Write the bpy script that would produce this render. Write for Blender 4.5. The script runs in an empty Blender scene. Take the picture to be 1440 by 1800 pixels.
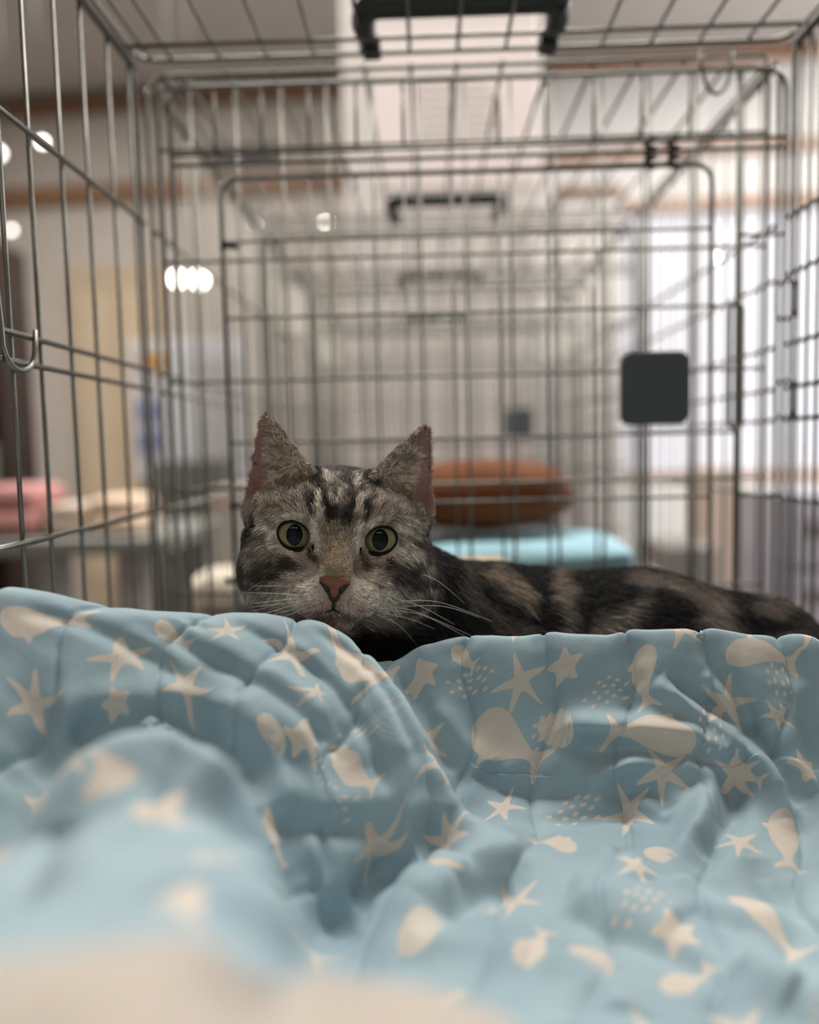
import bpy, bmesh, math, random
import numpy as np
from mathutils import Vector, Matrix
from mathutils.bvhtree import BVHTree

random.seed(7); rng = np.random.default_rng(7)
scene = bpy.context.scene
COL = scene.collection
R = math.radians

# ------------------------------------------------------------------ camera
CAM = Vector((0, 0, 0.955))
MCAM = (Matrix.Rotation(R(1.377), 3, 'Z') @ Matrix.Rotation(R(90 - 4.53), 3, 'X') @ Matrix.Rotation(R(-1.3), 3, 'Z'))
cd = bpy.data.cameras.new('camera'); cam = bpy.data.objects.new('camera', cd); COL.objects.link(cam)
cam.matrix_world = Matrix.Translation(CAM) @ MCAM.to_4x4()
cd.sensor_fit = 'HORIZONTAL'; cd.sensor_width = 36; cd.lens = 36
cd.clip_start = 0.005; cd.clip_end = 60
cd.dof.use_dof = True; cd.dof.focus_distance = 0.452; cd.dof.aperture_fstop = 3.0
scene.camera = cam
# ------------------------------------------------------------------ world, lamps, exposure
w = bpy.data.worlds.new('world'); scene.world = w; w.use_nodes = True
w.node_tree.nodes['Background'].inputs[0].default_value = (0.95, 0.97, 1.0, 1)
w.node_tree.nodes['Background'].inputs[1].default_value = 0.6
scene.view_settings.view_transform = 'Standard'; scene.view_settings.look = 'None'
scene.view_settings.gamma = 1; scene.view_settings.exposure = 0.0
scene.view_settings.use_curve_mapping = False
scene.cycles.use_denoising = True
scene.cycles.max_bounces = 8

def area(name, loc, rot, size, power, color=(1, 0.96, 0.9)):
    l = bpy.data.lights.new(name, 'AREA'); l.energy = power; l.size = size[0]; l.shape = 'RECTANGLE'; l.size_y = size[1]; l.color = color
    o = bpy.data.objects.new(name, l); o.location = loc; o.rotation_euler = [R(a) for a in rot]; COL.objects.link(o); return o
area('ceiling_lamp_near', (0.1, 1.25, 3.0), (0, 0, 0), (1.6, 0.5), 64)
for lx in (-1.5, 1.9): area('ceiling_lamp_far', (lx, 3.0, 3.0), (0, 0, 0), (1.2, 0.5), 78)
for k, lx in enumerate((-.75, -.1, .55)): area('ceiling_lamp_behind', (lx, -1.35, 3.0), (0, 0, 0), (.28, .28), 3.5)
area('window_daylight', (3.4, 3.2, 1.6), (0, 90, 0), (1.8, 2.4), 60, (0.94, 0.96, 1.0))

# ------------------------------------------------------------------ helpers
def srgb(c):
    if isinstance(c, str): c = tuple(int(c[i:i+2], 16) for i in (0, 2, 4))
    out = []
    for x in c:
        x /= 255.0
        out.append(x / 12.92 if x <= 0.04045 else ((x + 0.055) / 1.055) ** 2.4)
    return tuple(out)
def P(u, v, Y):
    """world point on the vertical plane y=Y seen at picture position (u,v)"""
    d = MCAM @ Vector(((u - 720) / 1440, (900 - v) / 1440, -1))
    return CAM + d * (Y / d.y)
MC = np.array(MCAM); C0 = np.array(CAM)
def proj(pts):
    q = (pts - C0) @ MC
    return 720 + 1440 * q[:, 0] / -q[:, 2], 900 - 1440 * q[:, 1] / -q[:, 2], -q[:, 2]

def mat(name, color, rough=0.6, metal=0.0, var=0.0, vscale=8, bump=0.0, bscale=60, **kw):
    m = bpy.data.materials.new(name); m.use_nodes = True
    nt = m.node_tree; b = nt.nodes['Principled BSDF']
    c = (*srgb(color), 1)
    b.inputs['Base Color'].default_value = c; b.inputs['Roughness'].default_value = rough; b.inputs['Metallic'].default_value = metal
    for k, v in kw.items(): b.inputs[k.replace('_', ' ')].default_value = v
    tc = nt.nodes.new('ShaderNodeTexCoord')
    n = nt.nodes.new('ShaderNodeTexNoise'); n.inputs['Scale'].default_value = vscale; n.inputs['Detail'].default_value = 5
    nt.links.new(tc.outputs['Object'], n.inputs['Vector'])
    r = nt.nodes.new('ShaderNodeValToRGB')
    v = max(var, 0.03)
    r.color_ramp.elements[0].position = 0.3; r.color_ramp.elements[1].position = 0.7
    r.color_ramp.elements[0].color = tuple(max(0, x * (1 - v)) for x in c[:3]) + (1,)
    r.color_ramp.elements[1].color = tuple(min(1, x * (1 + v)) for x in c[:3]) + (1,)
    nt.links.new(n.outputs['Fac'], r.inputs['Fac']); nt.links.new(r.outputs['Color'], b.inputs['Base Color'])
    if bump:
        n2 = nt.nodes.new('ShaderNodeTexNoise'); n2.inputs['Scale'].default_value = bscale; n2.inputs['Detail'].default_value = 4
        nt.links.new(tc.outputs['Object'], n2.inputs['Vector'])
        bp = nt.nodes.new('ShaderNodeBump'); bp.inputs['Strength'].default_value = bump; bp.inputs['Distance'].default_value = 0.004
        nt.links.new(n2.outputs['Fac'], bp.inputs['Height']); nt.links.new(bp.outputs['Normal'], b.inputs['Normal'])
    return m
def emit(name, color, strength):
    m = bpy.data.materials.new(name); m.use_nodes = True; b = m.node_tree.nodes['Principled BSDF']
    b.inputs['Base Color'].default_value = (*srgb(color), 1)
    b.inputs['Emission Color'].default_value = (*srgb(color), 1); b.inputs['Emission Strength'].default_value = strength
    return m
def link(name, me, m=None, parent=None, smooth=True):
    o = bpy.data.objects.new(name, me); COL.objects.link(o)
    if m is not None and not me.materials: me.materials.append(m)
    if parent is not None: o.parent = parent
    return o
def tag(o, label=None, cat=None, group=None, kind=None):
    if label: o['label'] = label
    if cat: o['category'] = cat
    if group: o['group'] = group
    if kind: o['kind'] = kind
    return o
def empty(name, loc, rz=0):
    o = bpy.data.objects.new(name, None); COL.objects.link(o); o.location = loc; o.rotation_euler = (0, 0, rz); o.empty_display_size = 0.02
    return o
def mesh_from(name, verts, faces, smooth=True):
    me = bpy.data.meshes.new(name); me.from_pydata([tuple(v) for v in verts], [], faces); me.update()
    if smooth: me.polygons.foreach_set('use_smooth', [True] * len(me.polygons))
    return me
def bm_mesh(name, bm, smooth=False):
    me = bpy.data.meshes.new(name); bm.to_mesh(me); bm.free()
    if smooth: me.polygons.foreach_set('use_smooth', [True] * len(me.polygons))
    return me
def add_box(bm, lo, hi, bev=0.0, seg=2):
    r = bmesh.ops.create_cube(bm, size=1)
    vs = r['verts']
    for v in vs: v.co = Vector((lo[i] + (v.co[i] + .5) * (hi[i] - lo[i]) for i in range(3)))
    if bev:
        es = list({e for v in vs for e in v.link_edges})
        bmesh.ops.bevel(bm, geom=es, offset=bev, segments=seg, affect='EDGES', profile=0.5)
def box_mesh(name, lo, hi, bev=0.0, seg=2):
    bm = bmesh.new(); add_box(bm, lo, hi, bev, seg); return bm_mesh(name, bm, False)
def tube_mesh(name, pts, rad, sides=8, closed=False, flat=1.0):
    """swept tube along points; rad is a number or list"""
    pts = [Vector(p) for p in pts]; n = len(pts); V = []; F = []
    rr = rad if hasattr(rad, '__len__') else [rad] * n
    up = None
    for i, p in enumerate(pts):
        a = pts[(i - 1) % n] if (closed or i > 0) else p
        b = pts[(i + 1) % n] if (closed or i < n - 1) else p
        t = (b - a).normalized()
        if up is None: up = t.orthogonal().normalized()
        up = (up - t * up.dot(t)).normalized(); sd = t.cross(up)
        for k in range(sides):
            an = 2 * math.pi * k / sides
            V.append(p + (up * math.cos(an) + sd * math.sin(an) * flat) * rr[i])
    m = n if closed else n - 1
    for i in range(m):
        for k in range(sides):
            a = i * sides + k; b = i * sides + (k + 1) % sides; j = ((i + 1) % n) * sides
            F.append((a, b, j + (k + 1) % sides, j + k))
    if not closed:
        F.append(tuple(range(sides))[::-1]); F.append(tuple((n - 1) * sides + k for k in range(sides)))
    return mesh_from(name, V, F)
def rounded(pts, r, seg=5, closed=True):
    """round the corners of a polyline"""
    pts = [Vector(p) for p in pts]; n = len(pts); out = []
    for i, p in enumerate(pts):
        if not closed and i in (0, n - 1): out.append(p); continue
        a = (pts[(i - 1) % n] - p); b = (pts[(i + 1) % n] - p)
        q = min(r, a.length * .45, b.length * .45); A = p + a.normalized() * q; B = p + b.normalized() * q
        for s in range(seg + 1):
            t = s / seg; out.append(A * (1 - t) ** 2 + p * 2 * t * (1 - t) + B * t * t)
    return out
def smooth_poly(pts, n=8):
    """Catmull-Rom through points"""
    pts = [Vector(p) for p in pts]; out = []
    for i in range(len(pts) - 1):
        p0 = pts[max(i - 1, 0)]; p1 = pts[i]; p2 = pts[i + 1]; p3 = pts[min(i + 2, len(pts) - 1)]
        for s in range(n):
            t = s / n
            out.append(0.5 * ((2 * p1) + (p2 - p0) * t + (2 * p0 - 5 * p1 + 4 * p2 - p3) * t * t + (3 * p1 - p0 - 3 * p2 + p3) * t ** 3))
    out.append(pts[-1]); return out
WIRES = {}
def wire(a, b, r, m, parent, name='wire'):
    """a straight wire from a to b (parent space); meshes of equal length and gauge are shared"""
    a = Vector(a); b = Vector(b); L = (b - a).length; key = (round(L, 4), r, m.name)
    if key not in WIRES:
        me = tube_mesh('wire', [(0, 0, 0), (0, 0, L)], r, 8); me.materials.append(m); WIRES[key] = me
    o = link(name, WIRES[key], None, parent); o.location = a
    o.rotation_mode = 'QUATERNION'; o.rotation_quaternion = (b - a).to_track_quat('Z', 'Y')
    return o
def lathe_mesh(name, prof, seg=24):
    V = []; F = []; n = len(prof)
    for i in range(seg):
        a = 2 * math.pi * i / seg
        for r, z in prof: V.append((r * math.cos(a), r * math.sin(a), z))
    for i in range(seg):
        j = (i + 1) % seg
        for k in range(n - 1): F.append((i * n + k, j * n + k, j * n + k + 1, i * n + k + 1))
    return mesh_from(name, V, F)

# value noise in numpy
def vnoise(p, seed=0):
    p = np.asarray(p, np.float32); i = np.floor(p).astype(np.int64); f = p - i; f = f * f * (3 - 2 * f)
    d = p.shape[1]; out = np.zeros(len(p), np.float32)
    for c in range(2 ** d):
        wgt = np.ones(len(p), np.float32); h = np.full(len(p), seed * 7919 + 13, np.int64)
        for k in range(d):
            b = (c >> k) & 1
            wgt *= f[:, k] if b else 1 - f[:, k]
            h = (h * 1664525 + (i[:, k] + b) * 374761393 + 1013904223) & 0x7fffffff
            h = (h ^ (h >> 13)) * 1274126177 & 0x7fffffff
        out += wgt * ((h & 0xffff) / 65535.0)
    return out * 2 - 1

# ------------------------------------------------------------------ materials
STEEL = mat('galvanised_wire', (128, 127, 122), 0.33, 0.9, var=0.25, vscale=40)
STEEL_DARK = mat('dull_wire', (140, 138, 130), 0.45, 0.7, var=0.2, vscale=40)
STEEL_BLACK = mat('blackened_clip', (52, 52, 50), 0.5, 0.7)
PLASTIC = mat('dark_green_plastic', (44, 48, 45), 0.42, bump=0.1, bscale=300)
PLATE = mat('slate_plastic', (82, 92, 96), 0.5, bump=0.08, bscale=400)
TRAY = mat('black_tray_plastic', (30, 30, 32), 0.5)

# ------------------------------------------------------------------ room shell (turned 4.5 degrees to the crates)
RYAW = R(-4.5); RC, RS = math.cos(RYAW), math.sin(RYAW)
def rm(x, y, z=0): return Vector((x * RC - y * RS, x * RS + y * RC, z))
WALLM = mat('grey_plaster', (178, 170, 162), 0.85, var=0.05, bump=0.1)
WHITEM = mat('white_plaster', (226, 224, 222), 0.8, var=0.03)
CEILM = mat('ceiling_board', (186, 180, 174), 0.85, var=0.04)
WOOD = mat('brown_wood_trim', (124, 92, 68), 0.55, var=0.2, vscale=14)
WOODP = mat('pale_wood_trim', (168, 130, 104), 0.55, var=0.15, vscale=14)
FLOORM = mat('grey_floor_sheet', (120, 114, 106), 0.5, var=0.1)
def struct(name, me, m, rot=True):
    o = link(name, me, m); o['kind'] = 'structure'
    if rot: o.rotation_euler = (0, 0, RYAW)
    return o
CH = 3.06; YB = 4.75
struct('floor', box_mesh('floor', (-4, -2.5, -0.1), (4, YB + .2, 0)), FLOORM)
struct('ceiling', box_mesh('ceiling', (-4, -2.5, CH), (4, YB + .2, CH + .1)), CEILM)
struct('wall_back', box_mesh('wall_back', (-4, YB, 0), (.3, YB + .15, CH)), WALLM)
bm = bmesh.new(); add_box(bm, (.3, YB, 2.21), (4, YB + .15, CH)); add_box(bm, (.3, YB, 0), (4, YB + .15, .72))
struct('wall_back_right', bm_mesh('wall_back_right', bm), WHITEM)
struct('wall_left', box_mesh('wall_left', (-4.15, -2.5, 0), (-4, YB + .15, CH)), WALLM)
bm = bmesh.new(); add_box(bm, (4, -2.5, 0), (4.15, YB + .15, .7)); add_box(bm, (4, -2.5, 2.3), (4.15, YB + .15, CH)); add_box(bm, (4, -2.5, .7), (4.15, 1.4, 2.3))
struct('wall_right', bm_mesh('wall_right', bm), WHITEM)
struct('wall_front', box_mesh('wall_front', (-4, -2.6, 0), (4, -2.5, CH)), WALLM)
struct('trim_1', box_mesh('trim_1', (-4, YB - .05, 2.93), (.3, YB, 3.03), .008), WOOD)
struct('trim_2', box_mesh('trim_2', (-4, YB - .05, 2.42), (.3, YB, 2.53), .008), WOOD)
struct('trim_3', box_mesh('trim_3', (.3, YB - .05, 2.97), (4, YB, 3.04), .008), WOODP)
struct('trim_4', box_mesh('trim_4', (.3, YB - .05, 2.50), (4, YB, 2.555), .008), WOODP)
struct('trim_5', box_mesh('trim_5', (.3, YB - .05, 2.215), (4, YB, 2.27), .008), WOODP)
# bright window with a white paper blind, panes between thin bars
BLIND = emit('daylit_blind', (236, 236, 244), 0.58); BLIND.node_tree.nodes['Principled BSDF'].inputs['Base Color'].default_value = (.45, .45, .48, 1)
win = struct('window_1', box_mesh('window_1', (.32, YB + .03, .72), (3.98, YB + .07, .78), .006), WOODP)
for i in range(4):
    x0 = .3 + i * .925
    o = link('pane', box_mesh('pane', (x0 + .02, YB + .06, .78), (x0 + .905, YB + .07, 2.21)), BLIND, win)
    o = link('mullion', box_mesh('mullion', (x0 - .02, YB + .03, .78), (x0 + .02, YB + .075, 2.21), .005), WHITEM, win)

# ------------------------------------------------------------------ crates in a row on a long table
CX0, CX1 = -0.25, 0.322          # crate sides
ZF, ZT = 0.735, 1.297            # crate floor and top
YBK = 0.745; DEP = 0.5; PITCH = 0.525
def crate(yb, label, full, front=True, plate=False):
    root = empty('dog_crate', (0, yb, ZF)); tag(root, label, 'crate', 'wire crates standing in a row on the table')
    def L(u, v): p = P(u, v, YBK); return (p.x, p.z - ZF)
    H = ZT - ZF
    # floor pan
    bm = bmesh.new(); add_box(bm, (CX0 + .008, -DEP + .008, 0), (CX1 - .008, -.01, .004)); 
    for lo, hi in (((CX0 + .008, -DEP + .008, 0), (CX0 + .012, -.01, .025)), ((CX1 - .012, -DEP + .008, 0), (CX1 - .008, -.01, .025)), ((CX0 + .008, -.014, 0), (CX1 - .008, -.01, .025))):
        add_box(bm, lo, hi)
    link('tray', bm_mesh('tray', bm), TRAY, root)
    st = STEEL if full else STEEL_DARK
    def frame(name, pts, r=.0021, rc=.012, parent=root):
        me = tube_mesh(name, rounded(pts, rc), r, 8, True); return link(name, me, st, parent)
    # back panel: round-cornered frame, two rails, strip of uprights, door in the middle
    zA = 1.275 - ZF; xl, xr = -.222, .318
    bp = frame('back_panel', [(xl, 0, .012), (xr, 0, .012), (xr, 0, zA), (xl, 0, zA)], .0021, .02)
    z1, z2 = 1.2165 - ZF, 1.2075 - ZF
    wire((xl, -.003, z1), (xr, -.003, z1), .0018, st, bp, 'rail'); wire((xl, -.003, z2), (xr, -.003, z2), .0018, st, bp, 'rail')
    sp = .0418; xs = [.277 - sp * i for i in range(12)]
    wire((xs[0], .002, .012), (xs[0], .002, zA), .0019, st, bp, 'wire')
    for x in xs[1:]: wire((x, .002, z1), (x, .002, zA), .0015, st, bp)
    for z in (1.134 - ZF, .905 - ZF): wire((xs[0], -.002, z), (xr, -.002, z), .0017, st, bp, 'rail')
    # door
    dl, dr, dt = -.178, .252, 1.194 - ZF
    dg = frame('door', [(dl, -.006, .03), (dr, -.006, .03), (dr, -.006, dt), (dl, -.006, dt)], .0022, .016)
    for x in [.2345 - sp * i for i in range(10)]:
        wire((x, -.003, .03), (x, -.003, dt), .00105, st, dg)
    for z in (1.139 - ZF, 1.0725 - ZF, .962 - ZF, .905 - ZF):
        wire((dl, -.0085, z), (dr + (.026 if abs(z - (1.0725 - ZF)) < .001 or abs(z - (.962 - ZF)) < .001 else 0), -.0085, z), .0014, st, dg, 'rail')
    if full:
        # slide latch loop and square plate
        za, zb = 1.0725 - ZF, .965 - ZF
        link('latch', tube_mesh('latch', rounded([(.2665, -.012, za), (.2775, -.012, za), (.2775, -.012, zb), (.2665, -.012, zb)], .0055), .0018, 8, True), st, dg)
        # coiled hinge clips at the door top and the hook above it
        for dx in (-.011, .009):
            q = L(1160, 272); pts = [(q[0] + dx + .0035 * math.cos(t * .9), -.01 - .0035 * math.sin(t * .9), q[1] + .010 - .0011 * t) for t in range(24)]
            link('hinge_clip', tube_mesh('hinge_clip', pts, .0026, 6), STEEL_BLACK, dg)
        for cu, cv in ((405, 437), (419, 887), (414, 1018)):
            q = L(cu, cv); link('hinge_clip', tube_mesh('hinge_clip', [(q[0] - .006, -.004, q[1]), (q[0] - .003, -.011, q[1]), (q[0] + .003, -.011, q[1]), (q[0] + .006, -.004, q[1])], .0028, 8), STEEL_BLACK, dg)
        q = L(1256, 120)
        link('hook', tube_mesh('hook', [(q[0] - .013, -.006, q[1] + .016), (q[0] - .013, -.006, q[1])] + [(q[0] - .0115 * math.cos(a), -.006, q[1] - .002 - .022 * math.sin(a)) for a in np.linspace(.1, 3.04, 12)] + [(q[0] + .012, -.006, q[1] + .012)], .0017, 8), st, bp)
    if full or plate:
        a = P(1093, 619, YBK - .021); b = P(1212, 745, YBK - .021); a = (a.x, a.z - ZF); b = (b.x, b.z - ZF)
        bm = bmesh.new(); add_box(bm, (a[0], -.022, b[1]), (b[0], -.010, a[1]))
        es = [e for e in bm.edges if abs(e.verts[0].co.y - e.verts[1].co.y) > .005]
        bmesh.ops.bevel(bm, geom=es, offset=.009, segments=6, affect='EDGES', profile=.5)
        es = [e for e in bm.edges if abs(e.verts[0].co.y - e.verts[1].co.y) < 1e-5 and len(e.link_faces) == 2 and e.calc_face_angle() > .8]
        bmesh.ops.bevel(bm, geom=es, offset=.0015, segments=2, affect='EDGES', profile=.5)
        link('latch_plate', bm_mesh('latch_plate', bm, False), PLATE, dg)
    # top panel
    tp = frame('top_panel', [(CX0 + .004, -DEP, H), (CX1 - .004, -DEP, H), (CX1 - .004, -.004, H), (CX0 + .004, -.004, H)], .0021, .02)
    for i in range(13):
        x = .284 - .0418 * i
        if x > CX0 + .02: wire((x, -DEP, H + .003), (x, -.002, H + .003), .0018, st, tp)
    wire((CX0 + .016, -DEP, H), (CX0 + .016, -.004, H), .0017, st, tp, 'rail')
    for y in (-.03,): wire((CX0, y, H), (CX1, y, H), .0019, st, tp, 'rail')
    # handle folded on the top panel, bar towards the viewer
    hx0, hx1 = -.049, .118; y0 = -.012
    hp = rounded([(hx0 + .009, y0, .003), (hx0 + .002, y0 - .020, .008), (hx0 + .006, y0 - .046, .012), (hx1 - .006, y0 - .046, .012), (hx1 - .002, y0 - .020, .008), (hx1 - .009, y0, .003)], .030, 8, False)
    n = len(hp); rad = [.0078 + .0024 * min(1, min(i, n - 1 - i) / (n * .2)) for i in range(n)]
    hnd = link('handle', tube_mesh('handle', hp, rad, 14), PLASTIC, root); hnd.location = (0, 0, H)
    for hx in (hx0 + .008, hx1 - .008):
        link('handle_clip', box_mesh('handle_clip', (hx - .008, y0 - .008, -.006), (hx + .008, y0 + .010, .008), .002), PLASTIC, hnd)
    # side panels
    def zl(v): return v - ZF
    for side, x, s in (('left', CX0, 1), ('right', CX1, -1)):
        pn = frame(side + '_panel', [(x, -DEP, .012), (x, -.006, .012), (x, -.006, H - .008), (x, -DEP, H - .008)], .0022, .015)
        zs = (1.290, 1.158, 1.0285, 1.0115, .902) if side == 'left' else (1.290, 1.147, 1.098, 1.038, 1.0, .972, .902)
        for z in zs: wire((x + s * .003, -DEP, zl(z)), (x + s * .003, -.006, zl(z)), .0020, st, pn, 'rail')
        ny = [-.25, -.212, -.165, -.1195, -.068, -.02] if side == 'left' else [-.018, -.036, -.054, -.1, -.145, -.19, -.235]
        ny += [ny[0] - .045 * k for k in range(1, 6)] if side == 'left' else [-.28, -.325, -.37, -.415, -.46]
        for y in ny: wire((x, y, .012), (x, y, H - .01), .0016, st, pn)
        if full and side == 'left':
            # J hook of the folded side door and small uprights between the double rail
            ya = -.272; 
            pts = [(x + .006, ya - .01, zl(1.12)), (x + .006, ya, zl(1.03))] + [(x + .006, ya + .02 - .02 * math.cos(t), zl(1.022) - .016 * math.sin(t)) for t in np.linspace(.2, 2.9, 10)] + [(x + .006, ya + .042, zl(1.033))]
            link('hook', tube_mesh('hook', pts, .0017, 8), st, pn)
        if full and side == 'right':
            for zc in (1.07, .985):
                link('hook', tube_mesh('hook', rounded([(x - .016, -.012, zl(zc + .02)), (x - .016, -.012, zl(zc - .012)), (x - .006, -.03, zl(zc - .012)), (x - .006, -.03, zl(zc + .02))], .008), .0018, 8, True), st, pn)
    if front:
        fp = frame('front_panel', [(CX0 + .01, -DEP, .012), (CX1 - .01, -DEP, .012), (CX1 - .01, -DEP, H - .01), (CX0 + .01, -DEP, H - .01)], .0022, .015)
        for i in range(13):
            x = .29 - .0418 * i
            if x > CX0 + .02: wire((x, -DEP + .003, .012), (x, -DEP + .003, H - .01), .0015, st, fp)
        for z in (1.23, 1.13, 1.02, .92, .82): wire((CX0 + .01, -DEP - .002, zl(z)), (CX1 - .01, -DEP - .002, zl(z)), .0017, st, fp, 'rail')
    return root
crate(YBK, 'nearest wire crate with the tabby cat and a square dark latch plate on its door', True, False)
crate(YBK + PITCH, 'second wire crate, right behind the cat, with the rust brown bed inside', False)
crate(YBK + PITCH * 2, 'third wire crate of the row, empty, behind the crate with the brown bed', False, True, True)
crate(YBK + PITCH * 3, 'farthest wire crate at the end of the row', False)
TABLE = mat('grey_tabletop', (150, 146, 142), 0.5, var=0.05)
tb = empty('long_table', (0.04, 1.2, 0)); tag(tb, 'long grey table under the row of wire crates', 'table')
link('tabletop', box_mesh('tabletop', (-.36, -1.16, .70), (.36, 1.22, .732), .005), TABLE, tb)
for x in (-.32, .32):
    for y in (-1.05, 1.1): link('leg', box_mesh('leg', (x - .02, y - .02, 0), (x + .02, y + .02, .70), .003), STEEL_DARK, tb)

# ------------------------------------------------------------------ things behind and beside the crates
def soft_mesh(name, size, e=.45, seed=0, amp=.05, seg=40):
    """pillow-like superellipsoid, base at z = 0"""
    V_ = []; F_ = []; n1, n2 = seg, seg // 2
    sg = lambda c, p: math.copysign(abs(c) ** p, c)
    for j in range(n2 + 1):
        v = -math.pi / 2 + math.pi * j / n2
        for i in range(n1):
            u = 2 * math.pi * i / n1
            V_.append((sg(math.cos(v), e) * sg(math.cos(u), e), sg(math.cos(v), e) * sg(math.sin(u), e), sg(math.sin(v), max(e, .7))))
    V_ = np.array(V_); nn_ = vnoise(V_ * 2.3 + seed * 11, 70 + seed) + .5 * vnoise(V_ * 5 + seed, 71 + seed)
    V_ = V_ * (1 + amp * nn_[:, None]) * np.array(size) / 2; V_[:, 2] += size[2] / 2; V_[:, 2] = np.maximum(V_[:, 2], 0)
    for j in range(n2):
        for i in range(n1): F_.append((j * n1 + i, j * n1 + (i + 1) % n1, (j + 1) * n1 + (i + 1) % n1, (j + 1) * n1 + i))
    return mesh_from(name, V_, F_)
def boxthing(name, label, cat_, u0, v0, u1, v1, Y, depth, m, base=None, bev=.006, rz=0, group=None):
    """a box whose front spans the given picture rectangle at distance Y; its foot drops to `base` if given"""
    a = P(u0, v0, Y); b_ = P(u1, v1, Y); zb = b_.z if base is None else base
    root = empty(name, ((a.x + b_.x) / 2, Y, zb), rz); tag(root, label, cat_, group)
    wd = abs(b_.x - a.x); h = a.z - zb
    link('body', box_mesh('body', (-wd / 2, 0, 0), (wd / 2, depth, h), bev), m, root)
    return root, wd, h
# white pillar with a notice
PIL = mat('pillar_paint', (206, 198, 194), .7, var=.03)
a = P(606, 300, 2.66); b_ = P(955, 300, 2.66)
pl = link('pillar', box_mesh('pillar', (a.x, 2.66, 0), (b_.x, 3.1, CH), .03, 3), PIL); pl['kind'] = 'structure'
PAPER = mat('pinkish_paper', (222, 210, 207), .8); INK = mat('grey_ink', (168, 160, 158), .8); STONE = mat('tan_tape', (196, 150, 126), .7)
a = P(650, 40, 2.65); b_ = P(940, 325, 2.65)
nb = empty('notice', ((a.x + b_.x) / 2, 2.655, b_.z)); tag(nb, 'large pinkish white paper notice with grey lines on the white pillar', 'notice')
wd, h = b_.x - a.x, a.z - b_.z
link('sheet', box_mesh('sheet', (-wd / 2, -.002, 0), (wd / 2, 0.001, h)), PAPER, nb)
for k in range(7):
    zz = h * (.60 - .052 * k); x1 = wd * (.30 if k % 3 else .22)
    link('text_line', box_mesh('text_line', (-wd * .22, -.0035, zz), (x1, -.002, zz + .012)), INK, nb)
# notice boards and door on the left
TANM = mat('tan_door', (176, 158, 134), .6, var=.06); CREAMW = mat('cream_panel', (206, 196, 178), .7)
d1 = struct('door_1', box_mesh('door_1', (-2.50, YB - .04, 0), (-1.90, YB - .005, 2.05), .008), TANM)
link('handle', tube_mesh('handle', [(-1.98, YB - .045, .95), (-1.98, YB - .09, .95), (-2.06, YB - .09, .95)], .01), STEEL, d1)
for x0 in (-2.44, -2.18): link('door_panel', box_mesh('door_panel', (x0, YB - .048, .2), (x0 + .2, YB - .04, 1.9), .004), mat('door_panel_tan', (186, 168, 144), .6), d1)
BRD_ = mat('white_board', (204, 204, 208), .6); BLUEP = mat('blue_picture', (128, 136, 178), .7); ORG = mat('orange_card', (206, 150, 72), .6); GREYB = mat('pale_grey_board', (186, 184, 184), .6)
a = P(226, 600, 3.2); b_ = P(440, 838, 3.2); root = empty('notice_board', ((a.x + b_.x) / 2, 3.2, .0)); tag(root, 'free standing white notice board with two blue pictures and an orange card', 'notice board')
wd = b_.x - a.x; link('board', box_mesh('board', (-wd / 2, 0, b_.z), (wd / 2, .03, a.z), .005), BRD_, root)
for sx_ in (-1, 1): link('leg', box_mesh('leg', (sx_ * wd * .42 - .015, .005, 0), (sx_ * wd * .42 + .015, .03, b_.z), .003), STEEL_DARK, root)
for (u, v) in ((262, 722), (264, 776)):
    c = P(u, v, 3.2); link('picture', box_mesh('picture', (c.x - root.location.x - .05, -.004, c.z - .04), (c.x - root.location.x + .05, 0, c.z + .04)), BLUEP, root)
c = P(268, 634, 3.2); link('card', box_mesh('card', (c.x - root.location.x - .05, -.004, c.z - .035), (c.x - root.location.x + .05, 0, c.z + .03)), ORG, root)
c = P(390, 720, 3.2); link('sheet', box_mesh('sheet', (c.x - root.location.x - .12, -.003, c.z - .2), (c.x - root.location.x + .1, 0, c.z + .2)), GREYB, root)
# dark bookcase at the far left with a few boxes
DBR = mat('dark_brown_wood', (52, 34, 24), .55, var=.2, vscale=10)
a = P(-160, 425, 2.5); b_ = P(14, 960, 2.5); bx = (a.x + b_.x) / 2; wd = b_.x - a.x; zt = a.z
bc = empty('bookcase', (bx, 2.5, 0)); tag(bc, 'dark brown bookcase at the left edge of the picture', 'bookcase')
for sx_ in (-1, 1): link('side', box_mesh('side', (sx_ * wd / 2 - .012, 0, 0), (sx_ * wd / 2 + .012, .2, zt), .002), DBR, bc)
link('back', box_mesh('back', (-wd / 2, .185, 0), (wd / 2, .198, zt)), DBR, bc)
shelves = [.06, P(0, 958, 2.5).z, P(0, 862, 2.5).z, P(0, 700, 2.5).z, P(0, 560, 2.5).z, zt - .02]
for z in shelves: link('shelf', box_mesh('shelf', (-wd / 2 + .013, .002, z), (wd / 2 - .013, .184, z + .02), .002), DBR, bc)
def onshelf(name, label, u0, u1, k, h, m):
    z = shelves[k] + .0205; x0, x1 = P(u0, 800, 2.52).x, P(u1, 800, 2.52).x
    r_ = empty(name, ((x0 + x1) / 2, 2.52, z)); tag(r_, label, 'box')
    link('body', box_mesh('body', (-(x1 - x0) / 2, 0, 0), ((x1 - x0) / 2, .15, h), .005), m, r_)
    link('lid', box_mesh('lid', (-(x1 - x0) / 2 - .002, -.002, h), ((x1 - x0) / 2 + .002, .152, h + .015), .004), m, r_)
onshelf('storage_box', 'pale mint box in the dark bookcase above the orange box', -60, -4, 2, .11, mat('pale_mint', (190, 200, 188), .5))
onshelf('storage_box', 'orange brown box low in the dark bookcase', -60, -4, 1, .06, mat('orange_brown', (160, 96, 40), .5))
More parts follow.
